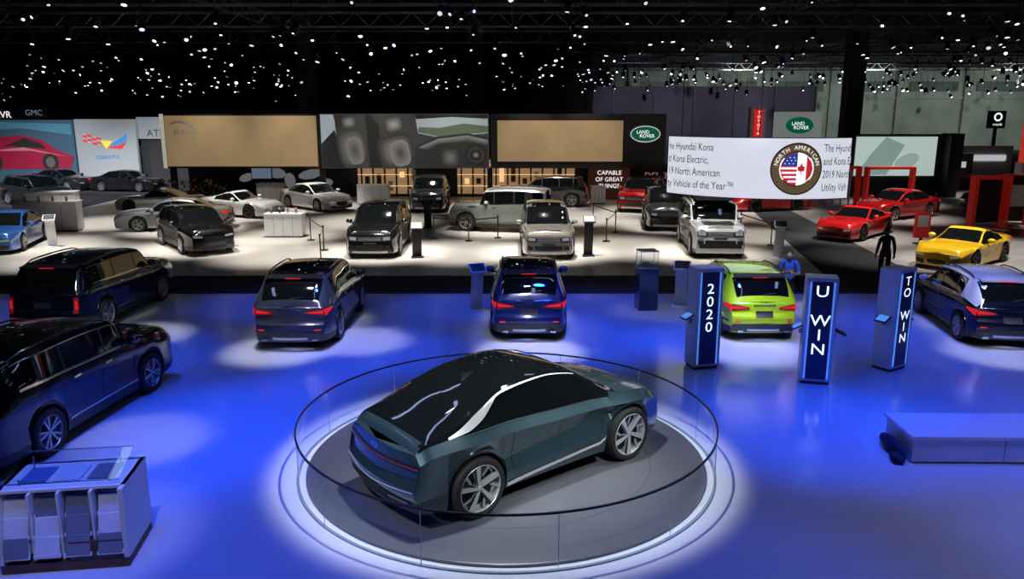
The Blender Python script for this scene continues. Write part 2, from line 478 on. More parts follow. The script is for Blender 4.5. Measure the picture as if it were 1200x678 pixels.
    for i,(x,sg) in enumerate([(xf,1),(xf,-1),(xr,1),(xr,-1)]):
        o=bpy.data.objects.new('wheel_%d'%(i+1),wm); scene.collection.objects.link(o); o.parent=root
        o.location=(x,sg*(W/2-.01-tw/2),R); o.rotation_euler=(0,.4*i,0 if sg>0 else math.pi)
    return root

# specs -----------------------------------------------------------
def big_suv(**k): return S(**{**dict(L=4.98,W=1.97,H=1.76,hz=1.17,wb=1.22,wt=.58,re=-2.02,tb=-2.38,ztb=1.22,ze=1.08,R=.385,xf=1.50,xr=-1.42,g0=-1.92,g1=1.1,pillars=[(.22,.05),(-.85,.06),(-1.45,.10)],rw=.80,lamps='vert',rails='chrome',ft=.12,rt=.10,bulge=.08,nose=(.17,.06)),**k})
def mid_suv(**k): return S(**{**dict(L=4.77,W=1.89,H=1.68,hz=1.08,wb=1.28,wt=.50,re=-1.76,tb=-2.28,ztb=1.16,ze=1.02,R=.37,xf=1.42,xr=-1.35,g0=-1.62,g1=1.18,pillars=[(.15,.05),(-.85,.06)],rw=.755,rails='chrome',pano=True,nose=(.20,.07),rt=.14,bulge=.11),**k})
def cmp_suv(**k): return S(**{**dict(L=4.45,W=1.85,H=1.64,hz=1.06,wb=1.24,wt=.46,re=-1.58,tb=-2.11,ztb=1.14,ze=1.0,R=.36,xf=1.36,xr=-1.30,g0=-1.42,g1=1.12,pillars=[(.1,.05),(-.85,.06)],rw=.75,pano=True,nose=(.20,.07),rt=.14,bulge=.11),**k})
def small_suv(**k): return S(**{**dict(L=4.12,W=1.80,H=1.56,hz=1.0,wb=1.16,wt=.40,re=-1.48,tb=-1.94,ztb=1.08,ze=.95,R=.34,xf=1.27,xr=-1.30,g0=-1.24,g1=1.02,pillars=[(.05,.05),(-.8,.06)],rw=.75,rails='black',nose=(.20,.07),rt=.14,bulge=.11),**k})
def box_suv(**k): return S(**{**dict(L=4.95,W=2.0,H=1.80,hz=1.12,wb=1.20,wt=.42,re=-2.0,tb=-2.38,ztb=1.22,ze=1.12,R=.40,xf=1.50,xr=-1.42,g0=-1.95,g1=1.08,pillars=[(.25,.06),(-.7,.06),(-1.5,.06)],rw=.77,lamps='lr',rails=False,ft=.16,rt=.10,clad=False,pano=True,style='silver',blackpillars=True,nose=(.16,.06)),**k})
def defender(**k): return S(**{**dict(L=4.75,W=2.0,H=1.95,hz=1.24,wb=.92,wt=.60,re=-2.2,tb=-2.32,ztb=1.25,ze=1.2,R=.41,xf=1.50,xr=-1.50,g0=-2.0,g1=.85,pillars=[(.2,.08),(-.7,.08),(-1.35,.35)],rw=.86,lamps='lr',rails='black',ft=.09,rt=.04,bulge=.04,clad=True,style='silver',spoiler=False,nose=(.12,.04),rtap=0),**k})
def sedan(**k): return S(**{**dict(L=4.75,W=1.86,H=1.43,hz=.92,wb=1.15,wt=.35,re=-.95,tb=-1.75,ztb=1.02,ze=.92,R=.34,tw=.23,xf=1.42,xr=-1.38,g0=-1.3,g1=1.05,pillars=[(0,.05)],rw=.71,rails=False,zl=.17,clad=False,spoiler=False,lamps='suv'),**k})
def sport(**k): return S(**{**dict(L=4.45,W=1.92,H=1.28,hz=.85,wb=.75,wt=.05,re=-.60,tb=-1.60,ztb=.96,ze=.85,R=.345,tw=.26,xf=1.30,xr=-1.25,g0=-.95,g1=.65,pillars=[(-.55,.05)],rw=.65,rails=False,zl=.14,clad=False,spoiler=False,lamps='sport',flare=.06,style='dark',doors=[.75,-.5],handles=[-.3]),**k})

# ---------------------------------------------------------------- people
def skin_geo(joints,edges,root):
    names=list(joints); me=bpy.data.meshes.new('tmp_skin'); me.from_pydata([joints[n][0] for n in names],[(names.index(a),names.index(c)) for a,c in edges],[])
    ob=bpy.data.objects.new('tmp_skin',me); scene.collection.objects.link(ob)
    ob.modifiers.new('skin','SKIN')
    sv=me.skin_vertices[0].data
    for i,n in enumerate(names):
        r=joints[n][1]; sv[i].radius=(r,r) if not isinstance(r,tuple) else r; sv[i].use_root=(n==root)
    ss=ob.modifiers.new('sub','SUBSURF'); ss.levels=2; ss.render_levels=2
    bpy.context.view_layer.update(); dg=bpy.context.evaluated_depsgraph_get()
    m2=bpy.data.meshes.new_from_object(ob.evaluated_get(dg))
    vs=[tuple(v.co) for v in m2.vertices]; fs=[tuple(p.vertices) for p in m2.polygons]
    bpy.data.objects.remove(ob); bpy.data.meshes.remove(m2)
    return vs,fs
def person(name,loc,heading,shirt,pants,hairc,skin,pose,sleeves='short'):
    SH=mat(name+'_shirt',shirt,.8,bump=.2,nscale=40); PT=mat(name+'_trousers',pants,.85); SK=mat('skin_tone_'+name,skin,.5); HR=mat('hair_'+name,hairc,.6); SHOE=BLACK
    J={'pelvis':((0,0,.95),.135),'waist':((0,0,1.10),.12),'chest':((0.01,0,1.28),.145),'neckb':((0.0,0,1.45),.07),'neck':((.02,0,1.53),.052)}
    E=[('pelvis','waist'),('waist','chest'),('chest','neckb'),('neckb','neck')]
    for sd,sg in (('l',1),('r',-1)):
        J['sh'+sd]=((0,sg*.175,1.42),.068)
        if pose=='phone':
            J['el'+sd]=((.02,sg*.25,1.13),.047); J['wr'+sd]=((.27,sg*.09,1.17),.03)
        else:
            J['el'+sd]=((-.03,sg*.25,1.12),.05); J['wr'+sd]=((.03,sg*.27,.88),.033)
        J['hip'+sd]=((0,sg*.10,.90),.095); J['kn'+sd]=((.02,sg*.11,.50),.066); J['an'+sd]=((-.02,sg*.12,.09),.048); J['toe'+sd]=((.13,sg*.14,.045),.042)
        E+=[('neckb','sh'+sd),('sh'+sd,'el'+sd),('el'+sd,'wr'+sd),('pelvis','hip'+sd),('hip'+sd,'kn'+sd),('kn'+sd,'an'+sd),('an'+sd,'toe'+sd)]
    b=MB()
    try:
        vs,fs=skin_geo(J,E,'pelvis')
        def seg(p,a,c):
            ab=c-a; t=clamp((p-a).dot(ab)/ab.length_squared); return (p-(a+ab*t)).length
        for f in fs:
            c=Vector((0,0,0))
            for i in f: c+=Vector(vs[i])
            c/=len(f)
            best=min(E,key=lambda e:seg(c,Vector(J[e[0]][0]),Vector(J[e[1]][0])))
            k=best[1][:-1]
            if best==('neckb','neck'): m=SK
            elif k=='toe' or (k=='an' and c.z<.1): m=SHOE
            elif k in('hip','kn','an') or c.z<.98 and k in('wais','pelvi'): m=PT
            elif k=='wr' and sleeves=='short': m=SK
            else: m=SH
            b.f.append(list(f)); b.m.append(b.mi(m))
        b.v=list(vs)
    except Exception as ex: print('skin fail',ex)
    tilt=rad(28) if pose=='phone' else 0
    HM=Matrix.Translation((.02,0,1.53))@Matrix.Rotation(tilt,4,'Y')
    def hf(p):
        q=p.copy()
        if q.z<0: q.x*=1-.18*(-q.z); q.y*=1-.28*(-q.z)
        return q
    b.ell((.03,0,.10),(.098,.078,.122),SK,18,12,M=HM,fn=hf)
    b.ell((.012,0,.125),(.101,.085,.112),HR,18,10,M=HM,fn=lambda p:Vector((p.x*(.78 if p.x>0 else 1),p.y,max(p.z,-.25 if p.x<0.0 else .35))))
    b.add([(.125,-.012,.075),(.125,.012,.075),(.15,0,.078),(.122,0,.118)],[(0,2,3),(2,1,3),(0,1,2)],SK,HM)
    for sg in (1,-1):
        b.ell((.112,sg*.03,.105),(.012,.016,.008),WHITE,8,5,M=HM); b.ell((.121,sg*.03,.105),(.005,.006,.006),BLACK,6,4,M=HM)
        b.ell((.02,sg*.08,.095),(.022,.01,.032),SK,8,6,M=HM)
        b.box((.118,sg*.03,.125),(.006,.034,.006),HR,M=HM)
    b.box((.118,0,.045),(.008,.042,.008),mat('lips',(.4,.15,.13),.5),M=HM)
    for sd,sg in (('l',1),('r',-1)):
        wr=Vector(J['wr'+sd][0]); el=Vector(J['el'+sd][0]); d=(wr-el).normalized()
        side=Vector((0,0,1)) if pose=='phone' else Vector((1,0,0))
        inn=Vector((0,-sg,0)); side=(side-d*side.dot(d)).normalized()
        b.tube([wr-d*.01,wr+d*.03,wr+d*.085],[.028,.036,.032],SK,8)
        for k,(o,l) in enumerate([(-.027,.07),(-.009,.082),(.009,.076),(.027,.058)]):
            s0=wr+d*.08+side*o; s1=s0+d*l*.5+inn*.010; s2=s1+d*l*.3+inn*.03
            b.tube([s0,s1,s2],[.010,.009,.007],SK,6)
        s0=wr+d*.03+side*(.03); b.tube([s0,s0+side*.025+d*.03,s0+side*.028+d*.06+inn*.012],[.012,.010,.008],SK,6)
    if pose=='phone':
        b.box((.37,.0,1.20),(.09,.16,.012),BLACK,ry=rad(-25))
    b.lathe([(.075,-.02),(.068,.02),(.06,.03)],SH,14,Matrix.Translation((.005,0,1.50)))
    return b.build(name,loc,rad(heading),sharp=60)

# ================================================================= ROOM
def slab(name,x0,x1,y0,y1,z0,z1,m):
    b=MB(); b.box(((x0+x1)/2,(y0+y1)/2,(z0+z1)/2),(x1-x0,y1-y0,z1-z0),m); return b.build(name)
def polyslab(name,P,m):
    b=MB(); n=len(P); b.add([(x,y,-.02) for x,y in P]+[(x,y,0) for x,y in P],[tuple(range(n))[::-1],tuple(range(n,2*n))]+[(i,(i+1)%n,n+(i+1)%n,n+i) for i in range(n)],m); b.build(name)
CARPET=mat('charcoal_carpet',(.030,.031,.036),.95,noise=.25,nscale=3,bump=.1)
slab('floor',-80,80,-4,112,-.12,-.02,CARPET)
BLUEFLOOR=mat('glossy_white_floor',(.60,.62,.68),.15,noise=.05,nscale=.6,spec=.7)
slab('floor_glossy',-26,26,-2,22.9,-.02,0,BLUEFLOOR)
TANFLOOR=mat('beige_stage_floor',(.66,.63,.585),.28,noise=.06,nscale=.8)
polyslab('floor_stage_beige',[(-21,25.6),(10.3,25.6),(13.2,44),(13.2,50),(-24,50),(-24,30)],TANFLOOR)
polyslab('floor_stage_grey',[(13.4,26.0),(48,26),(48,60),(15.2,60),(15.2,44)],mat('grey_brown_floor',(.30,.275,.26),.4,noise=.12,nscale=1.2))
slab('ceiling',-80,80,-4,112,13,13.2,mat('black_ceiling',(.006,.006,.008),.9))
BW=mat('far_wall_dark',(.02,.02,.024),.9,noise=.2)
slab('wall_back',-80,80,112,112.3,-.1,13,BW)
slab('wall_left',-80.3,-80,-4,112,-.1,13,BW)
slab('wall_right',80,80.3,-4,112,-.1,13,BW)
slab('wall_front',-80,80,-4.3,-4,-.1,13,BW)
b=MB(); CW=mat('concrete_wall',(.20,.225,.205),.85,noise=.2,nscale=.35)
b.box((46,110,5.4),(66,.6,10.8),CW)
for x in range(16,80,9): b.box((x,109.5,5.4),(1.0,.6,10.8),CW)
b.box((46,109.6,6.9),(66,.3,.25),CW)
for x in range(19,72,9):
    b.box((x+1.5,109.6,8.4),(6.5,.15,1.3),mat('clerestory_dark',(.05,.07,.06),.6))
b.build('wall_concrete')
b=MB(); b.box((19,81,3.8),(22,.5,7.6),mat('mauve_grey_partition',(.10,.095,.12),.8,noise=.15,nscale=.4))
for x in range(10,31,4): b.box((x,80.7,3.8),(.15,.2,7.6),DARKGREY)
b.build('partition_wall')
CG=mat('column_grey',(.16,.17,.17),.8)
for i,(x,y) in enumerate([(-17.5,70),(-3.2,72),(27.5,66),(50,70)]):
    b=MB(); b.box((x,y,6.5),(1.3,1.3,13),CG); b.build('hall_column')

TR=mat('truss_metal',(.12,.12,.13),.5,.4)
b=MB()
for y in [27,35,44,54,63,77,90]:
    z=9.6
    for dz in (0,.7):
        for dy in (-.3,.3): b.box((0,y+dy,z+dz),(130,.07,.07),TR)
    for k in range(-44,44):
        x=k*1.5; b.tube([(x,y-.3,z),(x+.75,y-.3,z+.7),(x+1.5,y-.3,z)],.03,TR,4)
for x in range(-60,66,15):
    for dz in (0,.7): b.box((x,60,10.4+dz),(.08,82,.08),TR)
    for k in range(0,54): b.tube([(x,20+k*1.5,10.4),(x,20.75+k*1.5,11.1),(x,21.5+k*1.5,10.4)],.03,TR,4)
LW=emit('lamp_glow_white',(1,.97,.92),6); LB=emit('lamp_glow_blue',(.45,.6,1),2.5); LD=emit('lamp_glow_dim',(.8,.85,1),.8)
for m in (LW,LB,LD):
    try: m.cycles.emission_sampling='NONE'
    except Exception: pass
CAN=mat('lamp_housing',(.02,.02,.022),.6)
def lamp(x,y,z,m,r):
    a=random.uniform(-.7,.7); t=random.uniform(.1,1.0)
    M=Matrix.Translation((x,y,z))@Matrix.Rotation(a,4,'Z')@Matrix.Rotation(-t,4,'X')
    q=.13
    b.lathe([(q*.8,.45),(q*1.15,.35),(q*1.2,-.0)],CAN,6,M)
    b.lathe([(.001,-.0),(r*.9,.02)],m,8,M)
    b.tube([(x,y,z+.3),(x,y,z+1.3)],.02,CAN,4)
for y in [30,35,40,44,49,54,58,62,65,68,74,77,84,88,92,98]:
    n=int(10+y*.42)
    for k in range(n):
        x=random.uniform(-.72,.72)*y+random.uniform(-1,1)
        x=round(x/2.6)*2.6+random.gauss(0,.55)
        z=random.choice([8.1,8.6,9.0,9.3])+random.uniform(-.35,.3)
        if y>60: z+=random.uniform(-1.6,.4)
        m=random.choices([LW,LB,LD],[.42,.2,.38])[0]
        lamp(x,y+random.uniform(-.6,.6),z,m,random.choice([.035,.05,.06,.08])*(1+y/90))
b.build('stage_lighting_rig')

# ================================================================= LIGHTS
def spot(x,y,z,tx,ty,size,E,col=(1,1,1),blend=.5,r=.3,tz=0,name='spotlight'):
    l=bpy.data.lights.new(name,'SPOT'); l.energy=E; l.color=col; l.spot_size=rad(size); l.spot_blend=blend; l.shadow_soft_size=r
    o=bpy.data.objects.new(name,l); scene.collection.objects.link(o); o.location=(x,y,z)
    o.rotation_euler=(Vector((tx-x,ty-y,tz-z))).to_track_quat('-Z','Y').to_euler()
    return o
BL=(.008,.066,1.0)
for (x,y,e,sz) in [(-4.9,12.8,5600,41),(-3.2,17,3800,37),(-8.5,16.5,3000,39),(-13.5,20,1000,42),(1.5,18,3800,37),(5.0,12.8,4400,39),(8.4,13.2,3000,43),(5.2,18.0,4200,37),(10.2,18.0,3000,42),(16,18,1200,44),(-13,12,900,44),(-3.5,8.8,2500,45),(-6.6,21.7,1700,38),(2.2,21.7,2400,36),(13,12,1600,52),(-6.4,9.5,1900,37),(8.5,9.0,1600,45),(-1.6,21.3,2000,34),(8.6,21,1700,36),(2.5,8.0,1300,40)]:
    spot(x,y-1,9,x,y,sz,e,BL,1.0,.5,name='blue_wash_light')
for (x,y,e) in [(5.5,8.0,420),(9.0,9.2,620),(12.5,12,420),(-4.8,7.6,200),(12,17,260),(-13,19,180)]:
    spot(x,y,9,x,y,62,e,(.52,.52,1),1.0,.5,name='lavender_wash_light')
spot(-.1,11.0,9,-.1,11.5,44.5,4500,(.93,.96,1),.2,.25,name='platform_spotlight')
spot(3.5,5.0,8.6,.5,11.0,24,4200,(1,1,1),.8,.5,name='platform_spotlight')
spot(-4.5,5,8.6,-.9,10.4,22,2800,(.9,.95,1),.8,.5,name='platform_spotlight')
spot(5.5,10.5,8.6,.6,11.2,22,2600,(.95,.97,1),.8,.5,name='platform_spotlight')
spot(-4,15,8.6,0,11.5,26,1200,(.9,.95,1),.8,.3,name='platform_spotlight')
def pool(x,y,e,size=17,col=(.95,.97,1),h=8.8,dy=-.8): spot(x,y+dy,h,x,y,size,e,col,.5,.3)
for (x,y,e) in [(-5.3,17.2,2300),(-3.6,18.0,1500),(.4,17.1,3000),(5.4,17.2,2300),(-9.0,18.4,1900),(-6.2,12.2,800),(10.9,17.0,1700),(-4.9,20,1000),(.4,20.3,1000),(5.9,20,1500),(3.8,20.8,350),(11.6,19.5,1300),(-10.9,20.6,600),(-8,13.2,350)]: pool(x,y,e)
for (x,y,e) in [(-4.95,18,1300),(.4,18,1300),(5.9,18,2200),(11.4,18,1500),(-10.9,18.5,900)]: spot(x*.85,11.5,8.6,x,y,17,e,(1,.98,.95),.7,.4,tz=.9)  # unseen key lights added on the camera side to brighten the car rears
spot(6.2,16.5,8.8,7.3,20.5,12,1800,(1,.97,.92),.6,.1,tz=1.3)  # unseen lamp added to brighten the man beside the lime car
# unseen area lights added above the booth for linear highlights on car paint
for (x,y,rz) in [(-9,15,90),(-4,14.5,90),(1,13.5,90),(6,14.5,90),(-6,19.5,0),(3,19.5,0),(10,18,90)]:
    l=bpy.data.lights.new('paint_highlight_light','AREA'); l.shape='RECTANGLE'; l.size=4; l.size_y=.3; l.energy=16; l.color=(.45,.6,1)
    o=bpy.data.objects.new('paint_highlight_light',l); scene.collection.objects.link(o); o.location=(x,y,9.2); o.rotation_euler=(0,0,rad(rz))
WM=(1,.945,.87)
for (x,y,e,s_) in [(-4.9,30,2600,38),(1.3,29.8,2600,38),(7.3,29.6,2300,38),(7.2,37,2000,36),(-.4,35.6,2400,38),(-4.4,44,1700,36),(-12.2,31,2400,38),(-15,36,2400,40),(-14,40.5,2100,38),(-10.8,44.5,2100,38),(7,43,1500,36),(-19,31.5,2100,38),(-9.7,34,1900,36),(2,45,1500,36),(-19.5,38,1700,42),(3.5,40,1900,46),(-7,38.5,1900,46),(10.5,34,1200,38),(-1.8,30,1900,42),(4.5,31,1700,42),(-8.5,29.5,1900,42),(-16,29,1900,46),(10,41,1300,46)]:
    spot(x,y-1.5,9,x,y,s_,e*2.5,WM,.9,.3)
for (x,y,e) in [(-5.15,28.5,2200),(1.3,28.3,1400),(7.6,28.3,600),(-.4,35,1300),(-12.6,30.5,2200)]: spot(x,y-7,8.8,x,y,18,e*1.5,WM,.7,.4,tz=1)
for (x,y,e) in [(14.9,33.8,2000),(16.3,27.5,1900),(14,43,1200),(19.5,40,1700),(26,38,1500),(22,46,1500),(33,42,1500),(30,50,1300),(20,30.5,1700),(25,32,1400),(15,38,1000),(14,29,900)]:
    spot(x,y-1.5,9,x,y,42,e*3.0,(1,.95,.9),.9,.3)
for (x,y,e) in [(-33,55,2500),(-25,56,2500),(-28,48,2600),(-31,40,1500),(-37,46,1500)]: spot(x,y-6,9,x,y,70,e*2.3,(.9,.95,1),1,.3,tz=2)
for (x,y,e) in [(25,108,9000),(40,108,9000),(55,108,9000),(70,108,8000)]: spot(x,y-22,9.5,x,y,75,e,(.9,1,.93),1,.3,tz=6)
for x in (12,20,27): spot(x,68,9.3,x,80,60,2000,(.8,.78,1),1,.3,tz=5)
for x in (-17.5,-13,-7.5,-3.5,1.0,4.2): spot(x,43.5,8.4,x,46.6,50,420,(1,.9,.72),.9,.1,tz=3.6)
w=bpy.data.worlds.new('hall_world'); scene.world=w; w.use_nodes=True
w.node_tree.nodes['Background'].inputs[0].default_value=(.10,.13,.25,1); w.node_tree.nodes['Background'].inputs[1].default_value=.05

# ================================================================= PLATFORM + GLASS RING
b=MB(); PG=mat('platform_grey',(.070,.075,.088),.33,noise=.06,nscale=2)
b.lathe([(.001,.05),(3.0,.05),(3.03,.04),(3.03,0)],PG,96)
b.lathe([(2.2,.0515),(2.215,.0515)],DARKGREY,96)
b.build('turntable_platform',(-.08,11.5,0))
b=MB(); GL=thin_glass('barrier_glass')
b.lathe([(3.15,.0),(3.15,.74)],GL,128)
b.lathe([(3.13,.0),(3.17,.0),(3.17,.02),(3.13,.02),(3.13,0)],mat('clear_base',(.2,.25,.3),.2),128)
b.lathe([(3.138,.738),(3.162,.738),(3.162,.762),(3.138,.762),(3.138,.738)],mat('rail_dark',(.02,.02,.03),.3,.5),128)
for k in range(12):
    a=k*math.pi/6+.2; b.tube([(3.15*math.cos(a),3.15*math.sin(a),.0),(3.15*math.cos(a),3.15*math.sin(a),.74)],.005,mat('seam_grey',(.25,.3,.35),.3),5)
b.build('glass_barrier',(-.08,11.5,0))

# ================================================================= CONCEPT CAR
SILV=mat('satin_silver',(.75,.77,.79),.3,.6)
def concept_extra(b,h):
    rb,cp,rr=h['ribbon'],h['capatch'],h['rowribbon']; belt=h['belt']; top=h['top']
    rr([(-1.80,6.02,6.34),(-1.5,6.2,6.85),(-1.2,6.6,7.2),(-.95,7.05,7.5),(-.5,7.2,7.5),(.5,7.32,7.48)],SILV,off=.014,sub=8)
    D=mat('shadow_gap',(.008,.012,.014),.4); TL=mat('painted_crease_highlight',(.16,.24,.27),.2,.8,coat=1)
    rb([(-.90,.30),(.85,.42),(1.0,.50)],(.060,.030),SILV,off=.012)
    rb([(-.78,.50),(-.78,1.08)],.008,D,off=.006); rb([(.10,.50),(.10,1.08)],.008,D,off=.006); rb([(.92,.62),(.98,1.05)],.008,D,off=.006)
    rr([(-1.85,5.95,6.03),(1.05,5.95,6.03)],TL,off=.008,sub=24)  # lighter strip paints the shoulder-crease highlight into the flank colour
    w=h['section'](-h['L']/2)[5][0]
    cp(-1,(0,.84,.89,w*.99,.84,.93),D,off=.012,both=True)
    cp(-1,(0,.858,.864,w*.98,.875,.881),emit('rear_light_bar',(.5,.03,.03),.35),off=.016,both=True)
    cp(-1,(0,.30,.50,w*.9,.36,.44),D,off=.012,both=True)
    for k in range(7):
        y0=w*(.45+.06*k); cp(-1,(y0,.40,.455,y0+w*.045,.40,.44),RIM,off=.02,nx=1,nz=1,both=True)
    cp(-1,(0,.53,.545,w*.95,.58,.595),SILV,off=.014,both=True)
    cp(-1,(0,.68,.690,w*.95,.74,.750),D,off=.010,both=True)
    for k in range(16):
        a0,a1=2*math.pi*k/16,2*math.pi*(k+1)/16
        q=[];
        for (r,a) in((1,a0),(1,a1),(.78,a1),(.78,a0)):
            y,zz=.085*r*math.cos(a),.98+.042*r*math.sin(a); q.append((h['capx'](-1,y,zz)-.02,y,zz))
        b.add(q,[(0,1,2,3)],CHROME)
    cp(-1,(-.045,.96,1.0,-.03,.96,1.0),CHROME,off=.02,nx=1,nz=1); cp(-1,(.03,.96,1.0,.045,.96,1.0),CHROME,off=.02,nx=1,nz=1); cp(-1,(-.04,.975,.987,.04,.975,.987),CHROME,off=.02,nx=1,nz=1)
    zt=top(-.9); b.add([(-1.0,-.02,zt-.03),(-1.0,.02,zt-.03),(-.75,0,top(-.75)-.005),(-1.0,0,zt+.05)],[(0,1,3),(0,3,2),(1,2,3)],BLACK)
    for sg in (1,-1):
        b.tube([(1.25,sg*.62,h['top'](1.25)-.03),(1.9,sg*.55,h['top'](1.9)-.025)],.006,D,4)
def concept_fr(x):
    # sharp folded flank: valley line rises from rear sill to front arch, crisp shoulder above
    t=clamp((x+.95)/1.9); f4=lerp(.30,.62,t); k=1-clamp((abs(x)-.9)/.5)
    return (.10 if x<0 else lerp(.10,.25,t),.985),(f4,lerp(.965,.905,k)),(.84,1.0)
cc=S(L=4.66,W=2.06,H=1.70,hz=1.12,wb=1.25,wt=.45,re=-.85,tb=-2.12,ztb=1.18,ze=1.05,R=.42,tw=.27,xf=1.45,xr=-1.40,g0=-1.65,g1=1.1,pillars=[],rw=.725,ft=.15,rt=.06,
     zl=.25,flare=.09,bulge=.13,bw=.88,clad=False,greenblack=True,style='concept',rails=False,doors=[],handles=[],spoiler=False,extra=concept_extra,fr=concept_fr,sharp=24,rtap=.12,
     top=[(-2.33,1.06),(-2.24,1.14),(-2.12,1.18),(-1.8,1.305),(-1.3,1.50),(-.7,1.65),(-.1,1.70),(.4,1.62),(.85,1.40),(1.25,1.17),(1.7,1.10),(2.1,1.00),(2.33,.84)],
     belt=[(-2.33,1.03),(-2.08,1.12),(-1.5,1.17),(-.8,1.15),(0,1.11),(1.1,1.07),(1.5,1.05),(2.0,.95),(2.33,.79)])
make_car('concept_car',cc,(.034,.070,.086),(.05,11.22),39,z=.05,metal=.55,rough=.22)

# ================================================================= BLUE BOOTH CARS
make_car('suv',big_suv(),(.004,.007,.018),(-10.95,20.6),88)
make_car('suv',big_suv(),(.003,.004,.006),(-8.02,13.15),84)
make_car('suv',mid_suv(),(.050,.058,.085),(-4.98,19.55),90)
make_car('compact_suv',cmp_suv(),(.012,.022,.14),(.40,20.1),90)
make_car('compact_suv',small_suv(),(.52,.82,.02),(5.86,19.95),90,metal=.0)
make_car('compact_suv',small_suv(L=4.04,H=1.59,W=1.77),(.006,.012,.035),(11.55,19.3),82,roof=(.80,.80,.80))
# ================================================================= BEIGE STAGE CARS
make_car('luxury_suv',box_suv(),(.010,.010,.011),(-5.15,30.9),-90)
make_car('luxury_suv',box_suv(),(.27,.25,.225),(1.32,30.7),-90)
def def_extra(b,h):
    b.box((-.3,0,h['H']+.06),(2.4,1.35,.05),BLACK)
    for x in (-1.4,-.8,-.2,.4,.8): b.box((x,0,h['H']+.10),(.05,1.45,.03),BLACK)
    b.box((1.6,0,h['top'](1.6)+.005),(.8,1.1,.02),BLACK)
    b.box((2.40,0,.5),(.12,1.5,.16),BLACK)
    for sg in (1,-1):
        b.box((-1.35,sg*.93,1.5),(.5,.14,.36),BLACK)
        b.lathe([(.001,.03),(.085,.03),(.1,0)],HEAD,14,Matrix.Translation((2.37,sg*.68,1.02))@Matrix.Rotation(math.pi/2,4,'Y'))
make_car('off_road_suv',defender(extra=def_extra),(.46,.48,.50),(7.72,30.8),-94,metal=.05)
make_car('off_road_suv',defender(L=4.6,W=1.9),(.20,.23,.19),(-.42,35.9),168,roof=(.5,.52,.5),metal=.05)
make_car('luxury_suv',box_suv(L=4.8),(.05,.055,.06),(7.25,37.6),-97,detail=False)
make_car('luxury_suv',box_suv(L=4.6,H=1.75),(.45,.012,.015),(7.2,44),-110,detail=False)
make_car('luxury_suv',box_suv(),(.05,.052,.056),(-4.55,44.2),-88,detail=False)
make_car('luxury_suv',box_suv(L=4.6,H=1.7),(.03,.03,.034),(2.0,45.4),175,detail=False)
make_car('sedan',sedan(),(.66,.67,.68),(-10.9,44.0),-42,metal=.05)
make_car('suv',cmp_suv(L=4.7,W=1.95,rails=False),(.010,.010,.012),(-12.6,31.2),-52)
make_car('sedan',sedan(L=4.9),(.25,.26,.28),(-15.4,36.2),-170)
make_car('sports_car',sport(),(.66,.67,.68),(-14.0,41.0),-25,metal=.05)
make_car('sedan',sedan(),(.03,.12,.42),(-20.1,31.5),-75)
make_car('sports_car',sport(),(.42,.43,.44),(-18.8,42.5),170,detail=False)
make_car('sports_car',sport(),(.62,.012,.015),(14.9,34.2),-135,metal=.1)
def supra_extra(b,h):
    b.box((-2.05,0,1.02),(.22,1.35,.03),BLACK); b.box((-2.0,.5,.96),(.08,.03,.12),BLACK); b.box((-2.0,-.5,.96),(.08,.03,.12),BLACK)
make_car('sports_car',sport(L=4.38,extra=supra_extra),(.85,.50,.015),(16.1,27.9),-140,metal=.1)
make_car('sports_car',sport(),(.6,.01,.012),(14.0,43.5),-165,detail=False,z=-.02)
make_car('sedan',sedan(),(.58,.012,.015),(19.6,40.3),-150,detail=False)
make_car('sedan',sedan(),(.6,.6,.62),(27.6,38.5),-120,detail=False)
make_car('suv',mid_suv(),(.05,.05,.06),(32.0,48),-120,detail=False)
make_car('sedan',sedan(),(.1,.1,.12),(27.0,44.2),-150,detail=False)
make_car('suv',mid_suv(),(.3,.31,.33),(25.5,33.5),-150,detail=False)
make_car('sedan',sedan(),(.55,.012,.012),(32.5,42.5),-140,detail=False)
for (x,y,hd,c,fn) in [(-31,55,-20,(.03,.03,.035),sedan),(-37.5,54.5,-30,(.05,.05,.06),sedan),(-26.0,54,-10,(.02,.02,.022),sedan),(-33.5,48,-35,(.25,.26,.28),sedan),(-27.5,46,-30,(.04,.04,.05),mid_suv)]:
    make_car('sedan' if fn is sedan else 'suv',fn(),c,(x,y),hd,detail=False,z=-.02)

# ================================================================= DISPLAY WALLS
def planetext(b,txt,size,m,x,y,z,align='CENTER'):
    b.text(txt,size,m,lambda u,v:(x+u,y,z+v),align)
def ppoly(b,pts,m,y):
    b.add([(p[0],y,p[1]) for p in pts],[tuple(range(len(pts)))],m)
def blob(b,cx,cz,rx,rz,m,y,n=24,rot=0,pw=1):
    pts=[]
    for k in range(n):
        t=2*math.pi*k/n; u=rx*math.copysign(abs(math.cos(t))**pw,math.cos(t)); v=rz*math.copysign(abs(math.sin(t))**pw,math.sin(t))
        pts.append((cx+u*math.cos(rot)-v*math.sin(rot),cz+u*math.sin(rot)+v*math.cos(rot)))
    ppoly(b,pts,m,y)
def tone(v): return emit('photo_tone_%02d'%int(v*100),(v,v*.97,v*.94),.7,(v*.8,v*.78,v*.76))
def sblob(b,cx,cz,rx,rz,v0,v1,y,rot=0,pw=.6,n=7,dx=.0,dz=.0):
    # nested tones = soft shaded form in the printed photograph
    for k in range(n):
        t=k/(n-1); s=1-.85*t; blob(b,cx+dx*t,cz+dz*t,rx*s,rz*s,tone(lerp(v0,v1,t)),y-.003*k,rot=rot,pw=lerp(pw,1,t))
TAN=mat('backlit_tan_fabric',(.50,.36,.20),.7,noise=.12,nscale=.7,emis=(.55,.38,.20),es=.32)
DK=mat('display_dark',(.022,.022,.026),.6); DK2=mat('display_charcoal',(.045,.045,.05),.6)
b=MB()
